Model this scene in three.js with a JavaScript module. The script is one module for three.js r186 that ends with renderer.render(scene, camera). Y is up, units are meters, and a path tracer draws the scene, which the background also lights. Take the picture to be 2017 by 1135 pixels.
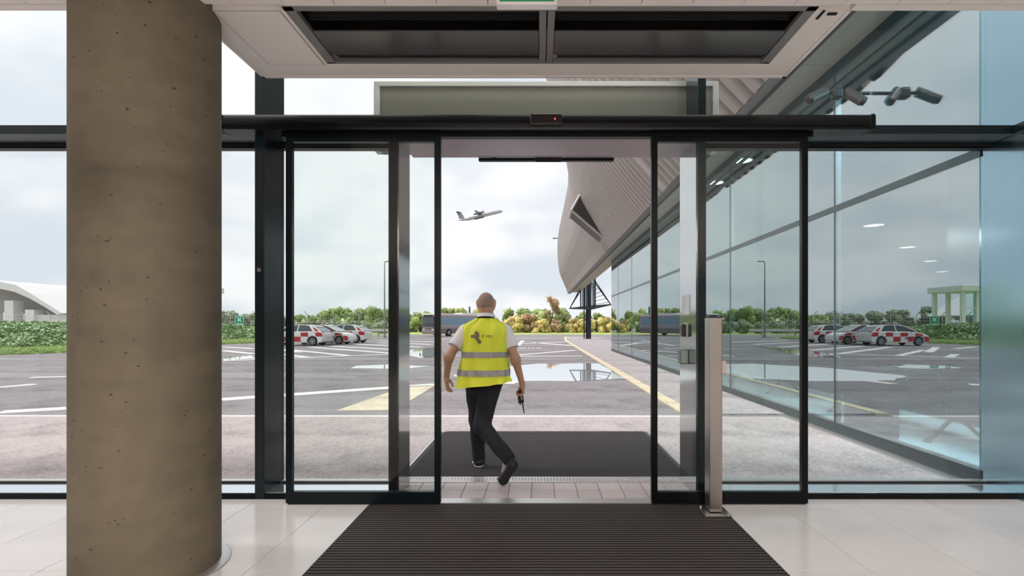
import * as THREE from 'three';
import { RoundedBoxGeometry } from 'three/addons/geometries/RoundedBoxGeometry.js';
import { mergeGeometries, mergeVertices as mergeV } from 'three/addons/utils/BufferGeometryUtils.js';
import { RectAreaLightUniformsLib } from 'three/addons/lights/RectAreaLightUniformsLib.js';

// ---------------------------------------------------------------- camera, sky, lights, exposure
const scene = new THREE.Scene();
const W = 2017, HH = 1135, F = 980, CX = 1062, CY = 640, EYE = 1.46;
const camera = new THREE.PerspectiveCamera(2 * Math.atan(HH / 2 / F) * 180 / Math.PI, W / HH, 0.05, 1500);
camera.position.set(0, EYE, 0);
camera.lookAt(0, EYE, -10);
camera.setViewOffset(W, HH, W / 2 - CX, HH / 2 - CY, W, HH);   // lens shift: the vanishing point sits right of and below the middle
const renderer = new THREE.WebGLRenderer({ antialias: true });
renderer.toneMapping = THREE.LinearToneMapping;
renderer.toneMappingExposure = 1.0;
renderer.shadowMap.enabled = true;
RectAreaLightUniformsLib.init();

let seed = 7;
const rnd = () => { seed = (seed * 1664525 + 1013904223) >>> 0; return seed / 4294967296; };
const rr = (a, b) => a + (b - a) * rnd();
const clamp = (x, a = 0, b = 1) => Math.min(b, Math.max(a, x));
const sst = (a, b, x) => { const t = clamp((x - a) / (b - a)); return t * t * (3 - 2 * t); };
const lerp = (a, b, t) => a + (b - a) * t;
const hash = (x, y, z = 0) => { let h = (Math.imul(x, 374761393) + Math.imul(y, 668265263) + Math.imul(z, 2147483647 ^ 0x5bd1e995)) | 0; h = Math.imul(h ^ (h >>> 13), 1274126177); return ((h ^ (h >>> 16)) >>> 0) / 4294967296; };
function noise2(x, y, per = 0) {
  const xi = Math.floor(x), yi = Math.floor(y), fx = x - xi, fy = y - yi, u = fx * fx * (3 - 2 * fx), v = fy * fy * (3 - 2 * fy);
  const m = (k) => per ? ((k % per) + per) % per : k;
  return lerp(lerp(hash(m(xi), m(yi)), hash(m(xi + 1), m(yi)), u), lerp(hash(m(xi), m(yi + 1)), hash(m(xi + 1), m(yi + 1)), u), v);
}
function fbm(x, y, oct = 5, per = 0) { let s = 0, a = 0.5, n = 0; for (let i = 0; i < oct; i++) { s += a * noise2(x, y, per); n += a; a *= 0.5; x = x * 2 + (per ? 0 : 17.3); y = y * 2 + (per ? 0 : 9.1); per *= 2; } return s / n; }

{ // broken bright overcast: white cloud with soft blue-grey gaps
  const w = 1024, h = 512, data = new Float32Array(w * h * 4);
  for (let j = 0; j < h; j++) for (let i = 0; i < w; i++) {
    const up = ((j + 0.5) / h - 0.5) * Math.PI, az = ((i + 0.5) / w - 0.5) * 2 * Math.PI;
    const y = Math.sin(up), x = Math.cos(up) * Math.cos(az), z = Math.cos(up) * Math.sin(az);
    let c;
    if (y <= 0) c = [0.25, 0.25, 0.24];
    else {
      const k = 1 / (y + 0.32), n = fbm(x * k * 2.3 + 31, z * k * 2.9 + 12, 6), n2 = fbm(x * k * 0.9 + 5, z * k * 0.9 + 77, 3);
      const t = sst(0.40, 0.66, n * 0.7 + n2 * 0.3), glow = 1.02 + 0.16 * y - 0.06 * x;
      c = [lerp(0.72, 0.97, t) * glow, lerp(0.78, 0.97, t) * glow, lerp(0.85, 0.985, t) * glow];
    }
    data.set([...c, 1], (j * w + i) * 4);
  }
  const sky = new THREE.DataTexture(data, w, h, THREE.RGBAFormat, THREE.FloatType);
  sky.mapping = THREE.EquirectangularReflectionMapping; sky.magFilter = THREE.LinearFilter; sky.minFilter = THREE.LinearFilter; sky.needsUpdate = true;
  scene.background = sky; scene.environment = sky;
}
const V = (x, y, z) => new THREE.Vector3(x, y, z);
// the thin-clouded sun, very soft
const sun = new THREE.DirectionalLight(0xfff6f0, 3.5);
sun.name = 'sun'; sun.position.set(-48, 60, 5); sun.castShadow = true; sun.shadow.radius = 40;
Object.assign(sun.shadow.camera, { left: -90, right: 90, top: 90, bottom: -90, near: 1, far: 250 }); sun.shadow.mapSize.set(2048, 2048);
scene.add(sun, sun.target);
const SLOT_LIGHT = 25, HALL_LIGHT = 13, WAIT_LIGHT = 110;           // radiance of the linear fixtures over the glazed strip, and of the hall's panels

// ---------------------------------------------------------------- helpers
const at = (px, py, d) => V((px - CX) * d / F, EYE - (py - CY) * d / F, -d);          // a point at a known distance d
const onGround = (px, py) => { const d = F * EYE / (py - CY); return [(px - CX) * d / F, -d]; };
const used = new Map();
function numbered(n) { const k = used.get(n) ?? 0; used.set(n, k + 1); return k ? n + '_' + String(k).padStart(3, '0') : n; }
function flat(list) {
  const a = list.map((g) => { const q = g.index ? g.toNonIndexed() : g; for (const k of Object.keys(q.attributes)) if (!['position', 'normal', 'uv', 'color'].includes(k)) q.deleteAttribute(k); return q; });
  return a.length === 1 ? a[0] : mergeGeometries(a);
}
function obj(name, geo, mat, parent = scene) {
  const m = new THREE.Mesh(Array.isArray(geo) ? flat(geo) : geo, mat);
  m.name = parent === scene ? numbered(name) : name; m.castShadow = m.receiveShadow = true; parent.add(m);
  if (parent !== scene) { const same = parent.children.filter((c) => c.userData.kindName === name).length; m.userData.kindName = name; if (same) m.name = name + '_' + String(same).padStart(3, '0'); }
  return m;
}
function group(name, x = 0, y = 0, z = 0, turn = 0) { const g = new THREE.Group(); g.name = numbered(name); g.position.set(x, y, z); g.rotation.y = turn; scene.add(g); return g; }
function T(o, label, category, grp) { o.userData.label = label; o.userData.category = category; if (grp) o.userData.group = grp; return o; }
function S(o) { o.userData.kind = 'structure'; return o; }
function stuff(o) { o.userData.kind = 'stuff'; return o; }
const bx = (w, h, d, x = 0, y = 0, z = 0, r = 0) => (r ? new RoundedBoxGeometry(w, h, d, 2, Math.min(r, w / 2.01, h / 2.01, d / 2.01)) : new THREE.BoxGeometry(w, h, d)).translate(x, y, z);
// a box given by its limits; z is given as distance from the eye (d0 nearer)
const lim = (x0, x1, y0, y1, d0, d1, r = 0) => bx(x1 - x0, y1 - y0, d1 - d0, (x0 + x1) / 2, (y0 + y1) / 2, -(d0 + d1) / 2, r);
const cyl = (r0, r1, h, x, y, z, seg = 20) => new THREE.CylinderGeometry(r0, r1, h, seg).translate(x, y, z);
function bar(a, b, r, seg = 8, r2 = r) { const d = b.clone().sub(a), g = new THREE.CylinderGeometry(r2, r, d.length(), seg); g.applyQuaternion(new THREE.Quaternion().setFromUnitVectors(V(0, 1, 0), d.clone().normalize())); return g.translate((a.x + b.x) / 2, (a.y + b.y) / 2, (a.z + b.z) / 2); }
function tube(pts, r, n = 24, seg = 8) { return new THREE.TubeGeometry(new THREE.CatmullRomCurve3(pts), n, r, seg); }
function shape(pts) { const s = new THREE.Shape(); pts.forEach(([x, y], i) => i ? s.lineTo(x, y) : s.moveTo(x, y)); s.closePath(); return s; }
// a polygon given in plan (x, z), extruded from y0 to y1
function slab(pts, y0, y1) { const g = new THREE.ExtrudeGeometry(shape(pts.map(([x, z]) => [x, -z])), { depth: y1 - y0, bevelEnabled: false }); return g.rotateX(-Math.PI / 2).translate(0, y0, 0); }
function metres(g, s = 1) { // uv in metres, chosen by the face's direction
  if (g.index) g = g.toNonIndexed();
  const p = g.attributes.position, n = g.attributes.normal, uv = new Float32Array(p.count * 2);
  for (let i = 0; i < p.count; i++) {
    const ax = Math.abs(n.getX(i)), ay = Math.abs(n.getY(i)), az = Math.abs(n.getZ(i));
    const [u, v] = ay >= ax && ay >= az ? [p.getX(i), p.getZ(i)] : ax >= az ? [p.getZ(i), p.getY(i)] : [p.getX(i), p.getY(i)];
    uv[i * 2] = u * s; uv[i * 2 + 1] = v * s;
  }
  g.setAttribute('uv', new THREE.BufferAttribute(uv, 2)); return g;
}
function tex(n, fn, srgb = true) {
  const d = new Uint8Array(n * n * 4);
  for (let j = 0; j < n; j++) for (let i = 0; i < n; i++) { const c = fn(i / n, j / n, i, j); const a = typeof c === 'number' ? [c, c, c] : c; for (let k = 0; k < 3; k++) d[(j * n + i) * 4 + k] = clamp(a[k]) * 255; d[(j * n + i) * 4 + 3] = 255; }
  const t = new THREE.DataTexture(d, n, n); t.wrapS = t.wrapT = THREE.RepeatWrapping; t.magFilter = THREE.LinearFilter; t.minFilter = THREE.LinearMipmapLinearFilter; t.generateMipmaps = true;
  if (srgb) t.colorSpace = THREE.SRGBColorSpace; t.needsUpdate = true; return t;
}
function canvasTex(w, h, draw) { const c = document.createElement('canvas'); c.width = w; c.height = h; draw(c.getContext('2d'), w, h); const t = new THREE.CanvasTexture(c); t.colorSpace = THREE.SRGBColorSpace; return t; }
const rep = (t, x, y = x) => { const c = t.clone(); c.repeat.set(x, y); c.needsUpdate = true; return c; };
const M = (color, roughness = 0.6, metalness = 0, more = {}) => new THREE.MeshStandardMaterial({ color, roughness, metalness, ...more });
const lin = (r, g, b) => new THREE.Color().setRGB(r, g, b);
const glass = (color, ior = 1.5, spec = 1) => new THREE.MeshPhysicalMaterial({ color, roughness: 0.0, transmission: 1, thickness: 0, ior, specularIntensity: spec });
const ordinal = ['first', 'second', 'third', 'fourth', 'fifth', 'sixth', 'seventh', 'eighth', 'ninth', 'tenth', 'eleventh', 'twelfth', 'thirteenth', 'fourteenth', 'fifteenth', 'sixteenth', 'seventeenth', 'eighteenth', 'nineteenth', 'twentieth'];

// ---------------------------------------------------------------- materials
const N = (u, v, f, o, px = 0) => fbm(u * f + px, v * f, o, f);
const concreteT = tex(512, (u, v, i, j) => {
  const a = N(u, v, 4, 5), b = N(u, v, 24, 3), streak = noise2(u * 8, v * 48, 8) * 0.05;
  const k = 0.90 + (a - 0.5) * 0.34 + (b - 0.5) * 0.1 + streak; return [k, k * 0.955, k * 0.885];
});
const grainT = tex(512, (u, v, i, j) => { const k = 0.90 + (N(u, v, 4, 4) - 0.5) * 0.30 + (N(u, v, 64, 2) - 0.5) * 0.24 + (hash(i, j) - 0.5) * 0.3; return [k, k, k]; });
const grainB = tex(256, (u, v, i, j) => 0.5 + (hash(i, j) - 0.5) * 0.7 + (N(u, v, 32, 2) - 0.5) * 0.4, false);
const roughT = tex(512, (u, v) => 0.42 + 0.9 * sst(0.3, 0.65, N(u, v, 4, 5)), false);
const softT = tex(256, (u, v) => { const k = 0.95 + (N(u, v, 4, 4) - 0.5) * 0.07; return [k, k, k]; });
const grassT = tex(512, (u, v, i, j) => { const k = 0.88 + (N(u, v, 8, 4) - 0.5) * 0.5 + (hash(i, j) - 0.5) * 0.3, y = N(u, v, 4, 3); return [k * lerp(0.78, 1.0, y), k, k * 0.66]; });
const brushT = tex(256, (u, v, i, j) => 0.5 + (hash(i, 3) - 0.5) * 0.5, false);

const concrete = M(lin(0.190, 0.175, 0.142), 0.75, 0, { map: concreteT, bumpMap: rep(grainB, 2), bumpScale: 0.0012 });
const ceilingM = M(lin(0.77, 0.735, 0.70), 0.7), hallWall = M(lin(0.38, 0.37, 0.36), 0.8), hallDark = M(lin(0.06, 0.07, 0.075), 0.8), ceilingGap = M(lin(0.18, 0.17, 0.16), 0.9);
const tileM = [0, 1, 2].map((k) => M(lin(0.86 - k * 0.012, 0.838 - k * 0.012, 0.84 - k * 0.01), 0.16, 0, { map: softT }));
const groutM = M(lin(0.34, 0.32, 0.30), 0.9);
const teal = new THREE.MeshPhysicalMaterial({ color: lin(0.007, 0.016, 0.020), roughness: 0.22, specularIntensity: 0.75 });
const postTeal = M(lin(0.30, 0.44, 0.50), 0.12, 0.95);
const black = new THREE.MeshPhysicalMaterial({ color: lin(0.005, 0.006, 0.007), roughness: 0.3, specularIntensity: 0.35 }), blackMatt = M(lin(0.008, 0.008, 0.009), 0.8);
const lining = M(lin(0.50, 0.50, 0.51), 0.1, 1), steel = M(lin(0.44, 0.41, 0.385), 0.34, 1, { bumpMap: rep(brushT, 1, 0.02), bumpScale: 0.0004 });
const alu = M(lin(0.66, 0.65, 0.64), 0.38, 0.85), sillM = M(lin(0.80, 0.86, 0.92), 0.12, 0.9);
const clear = glass(lin(0.975, 0.985, 0.983), 1.5, 0.5), clearGreen = glass(lin(0.955, 0.98, 0.972), 1.5, 0.55);
const coated = new THREE.MeshPhysicalMaterial({ color: lin(0.66, 0.88, 0.92), roughness: 0, metalness: 0, transmission: 1, thickness: 0, ior: 3.9 });
const white = M(lin(0.8, 0.8, 0.79), 0.55), paint = M(lin(0.78, 0.76, 0.73), 0.6), creamPaint = M(lin(0.78, 0.69, 0.52), 0.7, 0, { map: rep(grainT, 0.5) }), cream = M(lin(0.76, 0.66, 0.47), 0.7, 0, { map: rep(grainT, 0.5) });
const asphalt = M(lin(0.30, 0.275, 0.288), 1.0, 0, { map: rep(grainT, 0.45), bumpMap: rep(grainB, 1.1), bumpScale: 0.006, roughnessMap: rep(roughT, 0.06, 0.14) });
const apronConcrete = M(lin(0.50, 0.437, 0.44), 0.85, 0, { map: rep(grainT, 0.6), bumpMap: rep(grainB, 2), bumpScale: 0.003 });
const apronTileA = M(lin(0.60, 0.54, 0.54), 0.5, 0, { map: softT }), apronTileB = M(lin(0.57, 0.51, 0.51), 0.5, 0, { map: softT });
const walkM = M(lin(0.46, 0.42, 0.43), 0.7, 0, { map: rep(grainT, 0.4) });
const rubber = M(lin(0.013, 0.009, 0.011), 0.9), rubber2 = M(lin(0.016, 0.011, 0.013), 0.92), railM = M(lin(0.19, 0.17, 0.17), 0.5, 0.3), darkMat = M(lin(0.046, 0.041, 0.045), 0.9);
const farGround = M(lin(0.34, 0.345, 0.29), 0.95, 0, { map: rep(grainT, 0.05) }), verge = M(lin(0.66, 0.66, 0.40), 0.95, 0, { map: rep(grassT, 0.1) }), grassM = M(lin(0.47, 0.58, 0.30), 0.95, 0, { map: rep(grassT, 0.3) });
const darkSteel = M(lin(0.02, 0.022, 0.026), 0.5, 0.3), greyMetal = M(lin(0.30, 0.30, 0.30), 0.45, 0.5);
const lampM = (k) => M(0x111111, 0.5, 0, { emissive: lin(1, 0.97, 0.92), emissiveIntensity: k });
// ---------------------------------------------------------------- the hall: floor, ceiling, walls
const MAT = { x0: -1.38, x1: 1.46, d0: 0.9, d1: 4.055 };
{
  const floor = S(group('floor'));
  obj('floor_base', [lim(-9, 4.3, -0.25, -0.014, -12, 4.17), lim(4.3, 26, -0.25, -0.014, -12, 27.5)], groutM, floor);
  const joint = 0.0035, J = 0.615, rows = [[-0.67, 0.535], [0.545, 1.75], [1.75, 2.957], [2.957, 4.165]];
  const shared = new Map();
  const tile = (x0, x1, d0, d1) => {
    const w = x1 - x0 - joint, l = d1 - d0 - joint, key = w.toFixed(3) + l.toFixed(3);
    if (!shared.has(key)) shared.set(key, metres(bx(w, 0.012, l, 0, 0, 0, 0.0012), 0.7));
    const t = obj('floor_tile', shared.get(key), tileM[Math.floor(rnd() * 3)], floor); t.position.set((x0 + x1) / 2, -0.006, -(d0 + d1) / 2);
  };
  for (const [d0, d1] of rows) for (let k = -6; k < 11; k++) {
    const x0 = -1.73 + J * k, x1 = x0 + J, inMat = d1 > MAT.d0 + 0.01;
    if (!inMat || x1 <= MAT.x0 || x0 >= MAT.x1) tile(x0, x1, d0, d1);
    else { if (x0 < MAT.x0) tile(x0, MAT.x0, d0, d1); if (x1 > MAT.x1) tile(MAT.x1, x1, d0, d1); }
  }
  // the rest of the hall's paving, never seen closely
  obj('paving', [lim(-9, -5.425, -0.014, 0, -12, 4.165), lim(-5.415, 5.03, -0.014, 0, -12, -0.68), lim(5.04, 26, -0.014, 0, -12, 4.2), lim(4.31, 6.2, -0.014, 0, 4.21, 27.5)].map((g) => metres(g, 0.7)), tileM[0], floor);
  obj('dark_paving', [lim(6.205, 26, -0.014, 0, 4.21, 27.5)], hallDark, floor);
  obj('threshold_strip', [lim(-1.26, 1.33, -0.014, 0.004, 4.065, 4.175)], alu, floor);
  for (const [d0, d1] of [[4.19, 4.395], [4.395, 4.6]]) for (let k = -6; k < 7; k++) {
    const x0 = Math.max(-1.3, -0.067 + 0.2 * k), x1 = Math.min(1.4, -0.067 + 0.2 * (k + 1));
    if (x1 > x0 + 0.02) obj('threshold_tile', lim(x0 + 0.003, x1 - 0.003, -0.02, -0.002, d0 + 0.003, d1 - 0.003, 0.0015), k % 2 ? apronTileA : apronTileB, floor);
  }
  obj('threshold_base', lim(-1.6, 1.7, -0.2, -0.012, 4.175, 4.62), groutM, floor);
}
{ // drain channel in front of the door
  const g = T(group('drain_channel', 0.05, 0, -4.69), 'slotted metal drain grating across the door threshold between square tiles and outdoor mat', 'drain');
  obj('channel', [bx(2.9, 0.01, 0.15, 0, -0.03, 0)], blackMatt, g);
  obj('rim', [bx(2.9, 0.02, 0.022, 0, -0.006, 0.066), bx(2.9, 0.02, 0.022, 0, -0.006, -0.066)], alu, g);
  const slat = bx(0.014, 0.018, 0.11), n = 96;
  for (let k = 0; k < n; k++) { const s = obj('grating_bar', slat, alu, g); s.position.set(-1.43 + k * 2.86 / (n - 1), -0.008, 0); }
}
{ // ribbed entrance mat inside
  const g = T(group('entrance_mat', (MAT.x0 + MAT.x1) / 2, 0, -4.055), 'dark ribbed entrance mat let into the pale floor inside the doors', 'mat');
  const w = MAT.x1 - MAT.x0, P = 0.036;
  obj('mat_well', bx(w, 0.004, MAT.d1 - MAT.d0, 0, -0.0125, (MAT.d1 - MAT.d0) / 2), blackMatt, g);
  const strip = bx(w - 0.012, 0.014, 0.025, 0, -0.006, 0, 0.004), rail = bx(w - 0.012, 0.012, 0.0042, 0, -0.0065, 0);
  for (let k = 0; (k + 1) * P < MAT.d1 - MAT.d0; k++) {
    obj('mat_strip', strip, k % 3 ? rubber : rubber2, g).position.z = (k + 0.45) * P;
    obj('mat_rail', rail, railM, g).position.z = (k + 0.93) * P;
  }
  for (const s of [-1, 1]) obj('mat_frame', bx(0.006, 0.014, MAT.d1 - MAT.d0, s * (w / 2 - 0.003), -0.007, (MAT.d1 - MAT.d0) / 2), darkSteel, g);
}
{ // mat outside
  const g = T(group('outdoor_mat', 0.065, 0, -5.79), 'dark grey ribbed mat on the ground outside the open doors, under the walking man', 'mat');
  const w = 2.79, l = 2.04, pts = [[-w / 2, l / 2], [w / 2, l / 2], [w / 2, -l / 2 + 0.06], [w / 2 - 0.06, -l / 2], [-w / 2 + 0.1, -l / 2], [-w / 2, -l / 2 + 0.1]];
  obj('mat_base', slab(pts, -0.02, 0.004), darkMat, g);
  const ribs = []; for (let z = -l / 2 + 0.06; z < l / 2 - 0.02; z += 0.034) ribs.push(bx(w - 0.1, 0.006, 0.02, 0, 0.006, z));
  stuff(obj('ribs', ribs, darkMat, g));
  obj('edge_strip', [bx(0.02, 0.014, l, -w / 2 - 0.005, 0.002, 0), bx(0.02, 0.014, l, w / 2 + 0.005, 0.002, 0)], alu, g);
}
{
  const c = S(group('ceiling'));
  for (let x = -6; x < 6.2; x += 0.3) obj('ceiling_plank', lim(x + 0.002, x + 0.298, 3.345, 3.365, 1.2, 2.925, 0.002), ceilingM, c);
  obj('ceiling_slab', [lim(-9, 26, 3.368, 3.6, -12, 2.93)], ceilingGap, c);
  obj('ceiling_lining', [lim(-9, 26, 3.345, 3.366, -12, 1.195), lim(-9, -6.0, 3.345, 3.366, 1.2, 2.93), lim(6.3, 26, 3.345, 3.366, 1.2, 2.93)], ceilingM, c);
  obj('ceiling_edge', [lim(-9, -2.1, 3.345, 3.62, 2.93, 2.985), lim(1.866, 4.3, 3.345, 3.62, 2.93, 2.985), lim(-9, 4.3, 3.6, 6.2, 2.9, 2.985), lim(4.3, 26, 3.345, 4.97, 2.9, 2.985), lim(-2.1, 1.866, 3.38, 3.62, 2.93, 2.985)], ceilingM, c);
  obj('high_ceiling', [lim(-9, 4.3, 6.2, 6.4, 2.9, 4.62), ], ceilingM, c);
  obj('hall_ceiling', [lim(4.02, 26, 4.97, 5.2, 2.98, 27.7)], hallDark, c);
}
{
  S(obj('wall_left', [lim(-9.2, -9, -0.25, 6.4, -12, 4.6)], hallWall));
  S(obj('wall_rear', [lim(-9.2, 26.2, -0.25, 3.6, -12.2, -12)], hallWall));
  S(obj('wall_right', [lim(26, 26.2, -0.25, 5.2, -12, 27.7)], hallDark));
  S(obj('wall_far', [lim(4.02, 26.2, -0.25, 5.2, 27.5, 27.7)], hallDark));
}
S(obj('wall_corner', [lim(4.36, 26, -0.25, 5.0, 4.25, 4.4)], hallWall));
{ // the lowered ceiling box over the doors
  const b = S(group('bulkhead'));
  obj('soffit', [lim(-2.1, -1.527, 3.345, 3.75, 2.985, 3.785), lim(1.658, 1.866, 3.345, 3.75, 2.985, 3.785), lim(-1.527, 1.658, 3.345, 3.75, 3.587, 3.785), lim(-2.1, 1.866, 3.75, 3.78, 2.985, 3.785), lim(-1.527, 1.658, 3.345, 3.75, 2.925, 2.94)], ceilingM, b);
  obj('access_panel', [lim(-1.95, -1.56, 3.3405, 3.346, 2.99, 3.6, 0.002)], ceilingM, b);
  obj('panel_joint', [lim(-1.958, -1.55, 3.3435, 3.3455, 2.985, 3.608)], M(lin(0.4, 0.38, 0.36), 0.8), b);
  obj('edge_bead', [lim(-2.104, -2.08, 3.338, 3.348, 2.985, 3.789), lim(1.846, 1.87, 3.338, 3.348, 2.985, 3.789), lim(-2.104, 1.87, 3.338, 3.348, 3.765, 3.789)], ceilingM, b);
  obj('latch', [lim(1.70, 1.715, 3.338, 3.346, 2.98, 3.06), lim(1.745, 1.80, 3.338, 3.346, 3.0, 3.02)], blackMatt, b);
}
{ // air curtain in the recess
  const g = T(group('air_curtain', 0.065, 3.345, -3.26), 'long recessed air curtain with two dark intake openings and grey cover panels above the doors', 'air curtain');
  const L = (x0, x1, y0, y1, d0, d1, r) => lim(x0 - 0.065, x1 - 0.065, y0, y1, d0 - 3.26, d1 - 3.26, r);
  const fm = M(lin(0.20, 0.195, 0.19), 0.4, 0.2), pm = M(lin(0.085, 0.086, 0.085), 0.22, 0.3);
  obj('housing', [L(-1.52, 1.65, 0.24, 0.26, 2.94, 3.587), L(-1.525, -1.50, 0.0, 0.26, 2.94, 3.587), L(1.63, 1.656, 0.0, 0.26, 2.94, 3.587)], blackMatt, g);
  obj('frame', [L(-1.527, 1.658, -0.004, 0.03, 2.94, 2.985, 0.004), L(-1.527, 1.658, -0.004, 0.03, 3.565, 3.587, 0.004), L(-1.527, -1.46, -0.004, 0.03, 2.94, 3.587, 0.004), L(1.59, 1.658, -0.004, 0.03, 2.94, 3.587, 0.004)], fm, g);
  obj('divider', [L(0.0, 0.045, -0.006, 0.04, 2.985, 3.57, 0.004), L(0.052, 0.097, -0.006, 0.04, 2.985, 3.57, 0.004)], fm, g);
  for (const [a, b] of [[-1.46, 0.0], [0.097, 1.59]]) {
    const q = obj('intake', [L(a, b, 0.09, 0.1, 2.985, 3.2)], blackMatt, g);
    for (let k = 0; k < 5; k++) obj('louvre', [L(a, b, 0.055, 0.075, 3.0 + k * 0.04, 3.008 + k * 0.04)], blackMatt, q);
    obj('cover_panel', [L(a + 0.004, b - 0.004, 0.0, 0.012, 3.196, 3.475, 0.003)], pm, g);
    obj('outlet_nozzle', [L(a + 0.03, b - 0.004, 0.01, 0.05, 3.478, 3.515, 0.006), L(a + 0.03, b - 0.004, 0.03, 0.05, 3.515, 3.565)], blackMatt, g);
  }
}
{ // round concrete column with its collar
  const R = 0.361, g = S(group('column', -2.321, 0, -2.967));
  const s = new THREE.CylinderGeometry(R, R, 6.19, 96, 1, true).translate(0, 3.1, 0), uv = s.attributes.uv;
  for (let i = 0; i < uv.count; i++) uv.setXY(i, uv.getX(i), uv.getY(i) * 6.19 / 2.27);
  obj('shaft', s, concrete, g);
  const pm = M(lin(0.075, 0.06, 0.045), 0.9);
  const pits = []; for (let k = 0; k < 130; k++) { const a = rr(-1.0, 1.9), y = rr(0.05, 3.3), z = rr(0.003, 0.007); pits.push(new THREE.SphereGeometry(z, 6, 4).scale(rr(0.6, 1.8), rr(0.5, 1.2), 0.25).rotateY(a).translate(Math.sin(a) * R, y, Math.cos(a) * R)); }
  stuff(obj('pits', pits, pm, g));
  obj('collar', new THREE.LatheGeometry([[R - 0.003, 0], [R + 0.052, 0], [R + 0.054, 0.004], [R + 0.05, 0.009], [R + 0.004, 0.013], [R - 0.003, 0.013]].map(([x, y]) => new THREE.Vector2(x, y)), 96), alu, g);
}
{ // hanging escape-route sign
  const g = T(group('exit_sign', at(1038, 0, 2.6).x, 3.12, -2.6), 'green illuminated exit sign with white running figure hanging from the ceiling', 'exit sign');
  obj('case', [bx(0.318, 0.175, 0.05, 0, 0.0875, 0, 0.006)], M(lin(0.75, 0.75, 0.73), 0.4), g);
  obj('bracket', [bx(0.16, 0.06, 0.03, 0, 0.2, 0)], white, g);
  const t = canvasTex(512, 256, (c) => {
    c.fillStyle = '#0a8a4c'; c.fillRect(0, 0, 512, 256); c.fillStyle = '#f2fff6'; c.strokeStyle = '#f2fff6'; c.lineCap = 'round'; c.lineJoin = 'round';
    c.fillRect(330, 30, 130, 12); c.fillRect(330, 30, 12, 200); c.fillRect(448, 30, 12, 200);
    c.beginPath(); c.arc(215, 52, 22, 0, 7); c.fill(); c.lineWidth = 34; c.beginPath(); c.moveTo(205, 92); c.lineTo(188, 146); c.stroke();
    c.lineWidth = 18; for (const p of [[[200, 86], [160, 104], [140, 140]], [[212, 92], [250, 118], [280, 108]], [[188, 150], [225, 180], [215, 232]], [[184, 150], [160, 196], [118, 214]]]) { c.beginPath(); p.forEach(([x, y], i) => i ? c.lineTo(x, y) : c.moveTo(x, y)); c.stroke(); }
    c.lineWidth = 14; c.beginPath(); c.moveTo(40, 128); c.lineTo(100, 128); c.moveTo(72, 98); c.lineTo(102, 128); c.lineTo(72, 158); c.stroke();
  });
  obj('pictogram', new THREE.PlaneGeometry(0.282, 0.148).translate(0, 0.088, 0.0262), M(0xffffff, 0.4, 0, { map: t, emissive: 0xffffff, emissiveMap: t, emissiveIntensity: 0.12 }), g);
  const lt = new THREE.RectAreaLight(0x9dffcb, 0.12, 0.28, 0.145); lt.name = 'exit_sign_light'; lt.position.set(0, 0.088, 0.03); lt.rotation.y = Math.PI; g.add(lt);
}
// linear fixtures under the high ceiling strip, and panels in the hall's ceiling behind the eye
[[-7.2, 'above the left end of the glazed strip'], [-3.2, 'above the column'], [1.0, 'above the sliding doors']].forEach(([x, where]) => {
  const g = T(group('linear_light', x, 6.2, -3.55), 'long white linear ceiling light ' + where, 'ceiling light', undefined);
  obj('housing', [bx(3.4, 0.08, 0.42, 0, -0.04, 0, 0.01)], white, g);
  obj('diffuser', [bx(3.3, 0.012, 0.34, 0, -0.085, 0)], lampM(1.5), g);
  const l = new THREE.RectAreaLight(0xfff6f0, SLOT_LIGHT, 3.3, 0.34); l.name = 'linear_light_glow'; l.position.set(0, -0.095, 0); l.rotation.x = -Math.PI / 2; g.add(l);
});
[[-0.85, 1.7], [1.15, 1.7], [-0.85, 4.1], [1.15, 4.1], [-0.85, 6.5], [1.15, 6.5]].forEach(([x, z], i) => {
  const g = T(group('panel_light', x, 3.345, z), ['front', 'front', 'middle', 'middle', 'rear', 'rear'][i] + ' square ceiling panel light on the axis of the doors, ' + ['on the column side', 'on the facade side'][i % 2], 'ceiling light');
  obj('frame', [bx(1.7, 0.03, 1.7, 0, -0.012, 0, 0.006)], white, g);
  obj('diffuser', [bx(1.6, 0.01, 1.6, 0, -0.03, 0)], lampM(1.5), g);
  const l = new THREE.RectAreaLight(0xfff3ea, HALL_LIGHT, 1.6, 1.6); l.name = 'panel_light_glow'; l.position.set(0, -0.04, 0); l.rotation.x = -Math.PI / 2; g.add(l);
});
{
  const g = T(group('panel_light', 5.9, 4.97, -4.92), 'wide flat ceiling light inside the waiting hall over the first bench', 'ceiling light');
  obj('frame', [bx(2.1, 0.03, 0.74, 0, -0.012, 0, 0.006)], white, g);
  obj('diffuser', [bx(2.0, 0.01, 0.64, 0, -0.03, 0)], lampM(2), g);
  const l = new THREE.RectAreaLight(0xf4fbff, WAIT_LIGHT, 2.0, 0.64); l.name = 'panel_light_glow'; l.position.set(0, -0.04, 0); l.rotation.x = -Math.PI / 2; g.add(l);
}
const downlight = (x, y, z, label, k = 5, r = 0.17) => {
  const g = T(group('downlight', x, y, z), label, 'ceiling light', undefined);
  obj('trim_ring', new THREE.LatheGeometry([[r, 0], [r + 0.03, -0.004], [r + 0.03, -0.012], [r, -0.016]].map(([a, b]) => new THREE.Vector2(a, b)), 32), white, g);
  obj('lens', cyl(r, r, 0.008, 0, -0.008, 0, 32), lampM(k), g);
  const l = new THREE.SpotLight(0xfff0e0, 9, 0, 1.1, 0.6, 2); l.name = 'downlight_glow'; l.position.set(0, -0.03, 0); l.target.position.set(0, -1, 0); l.castShadow = true; g.add(l, l.target);
};
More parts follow.
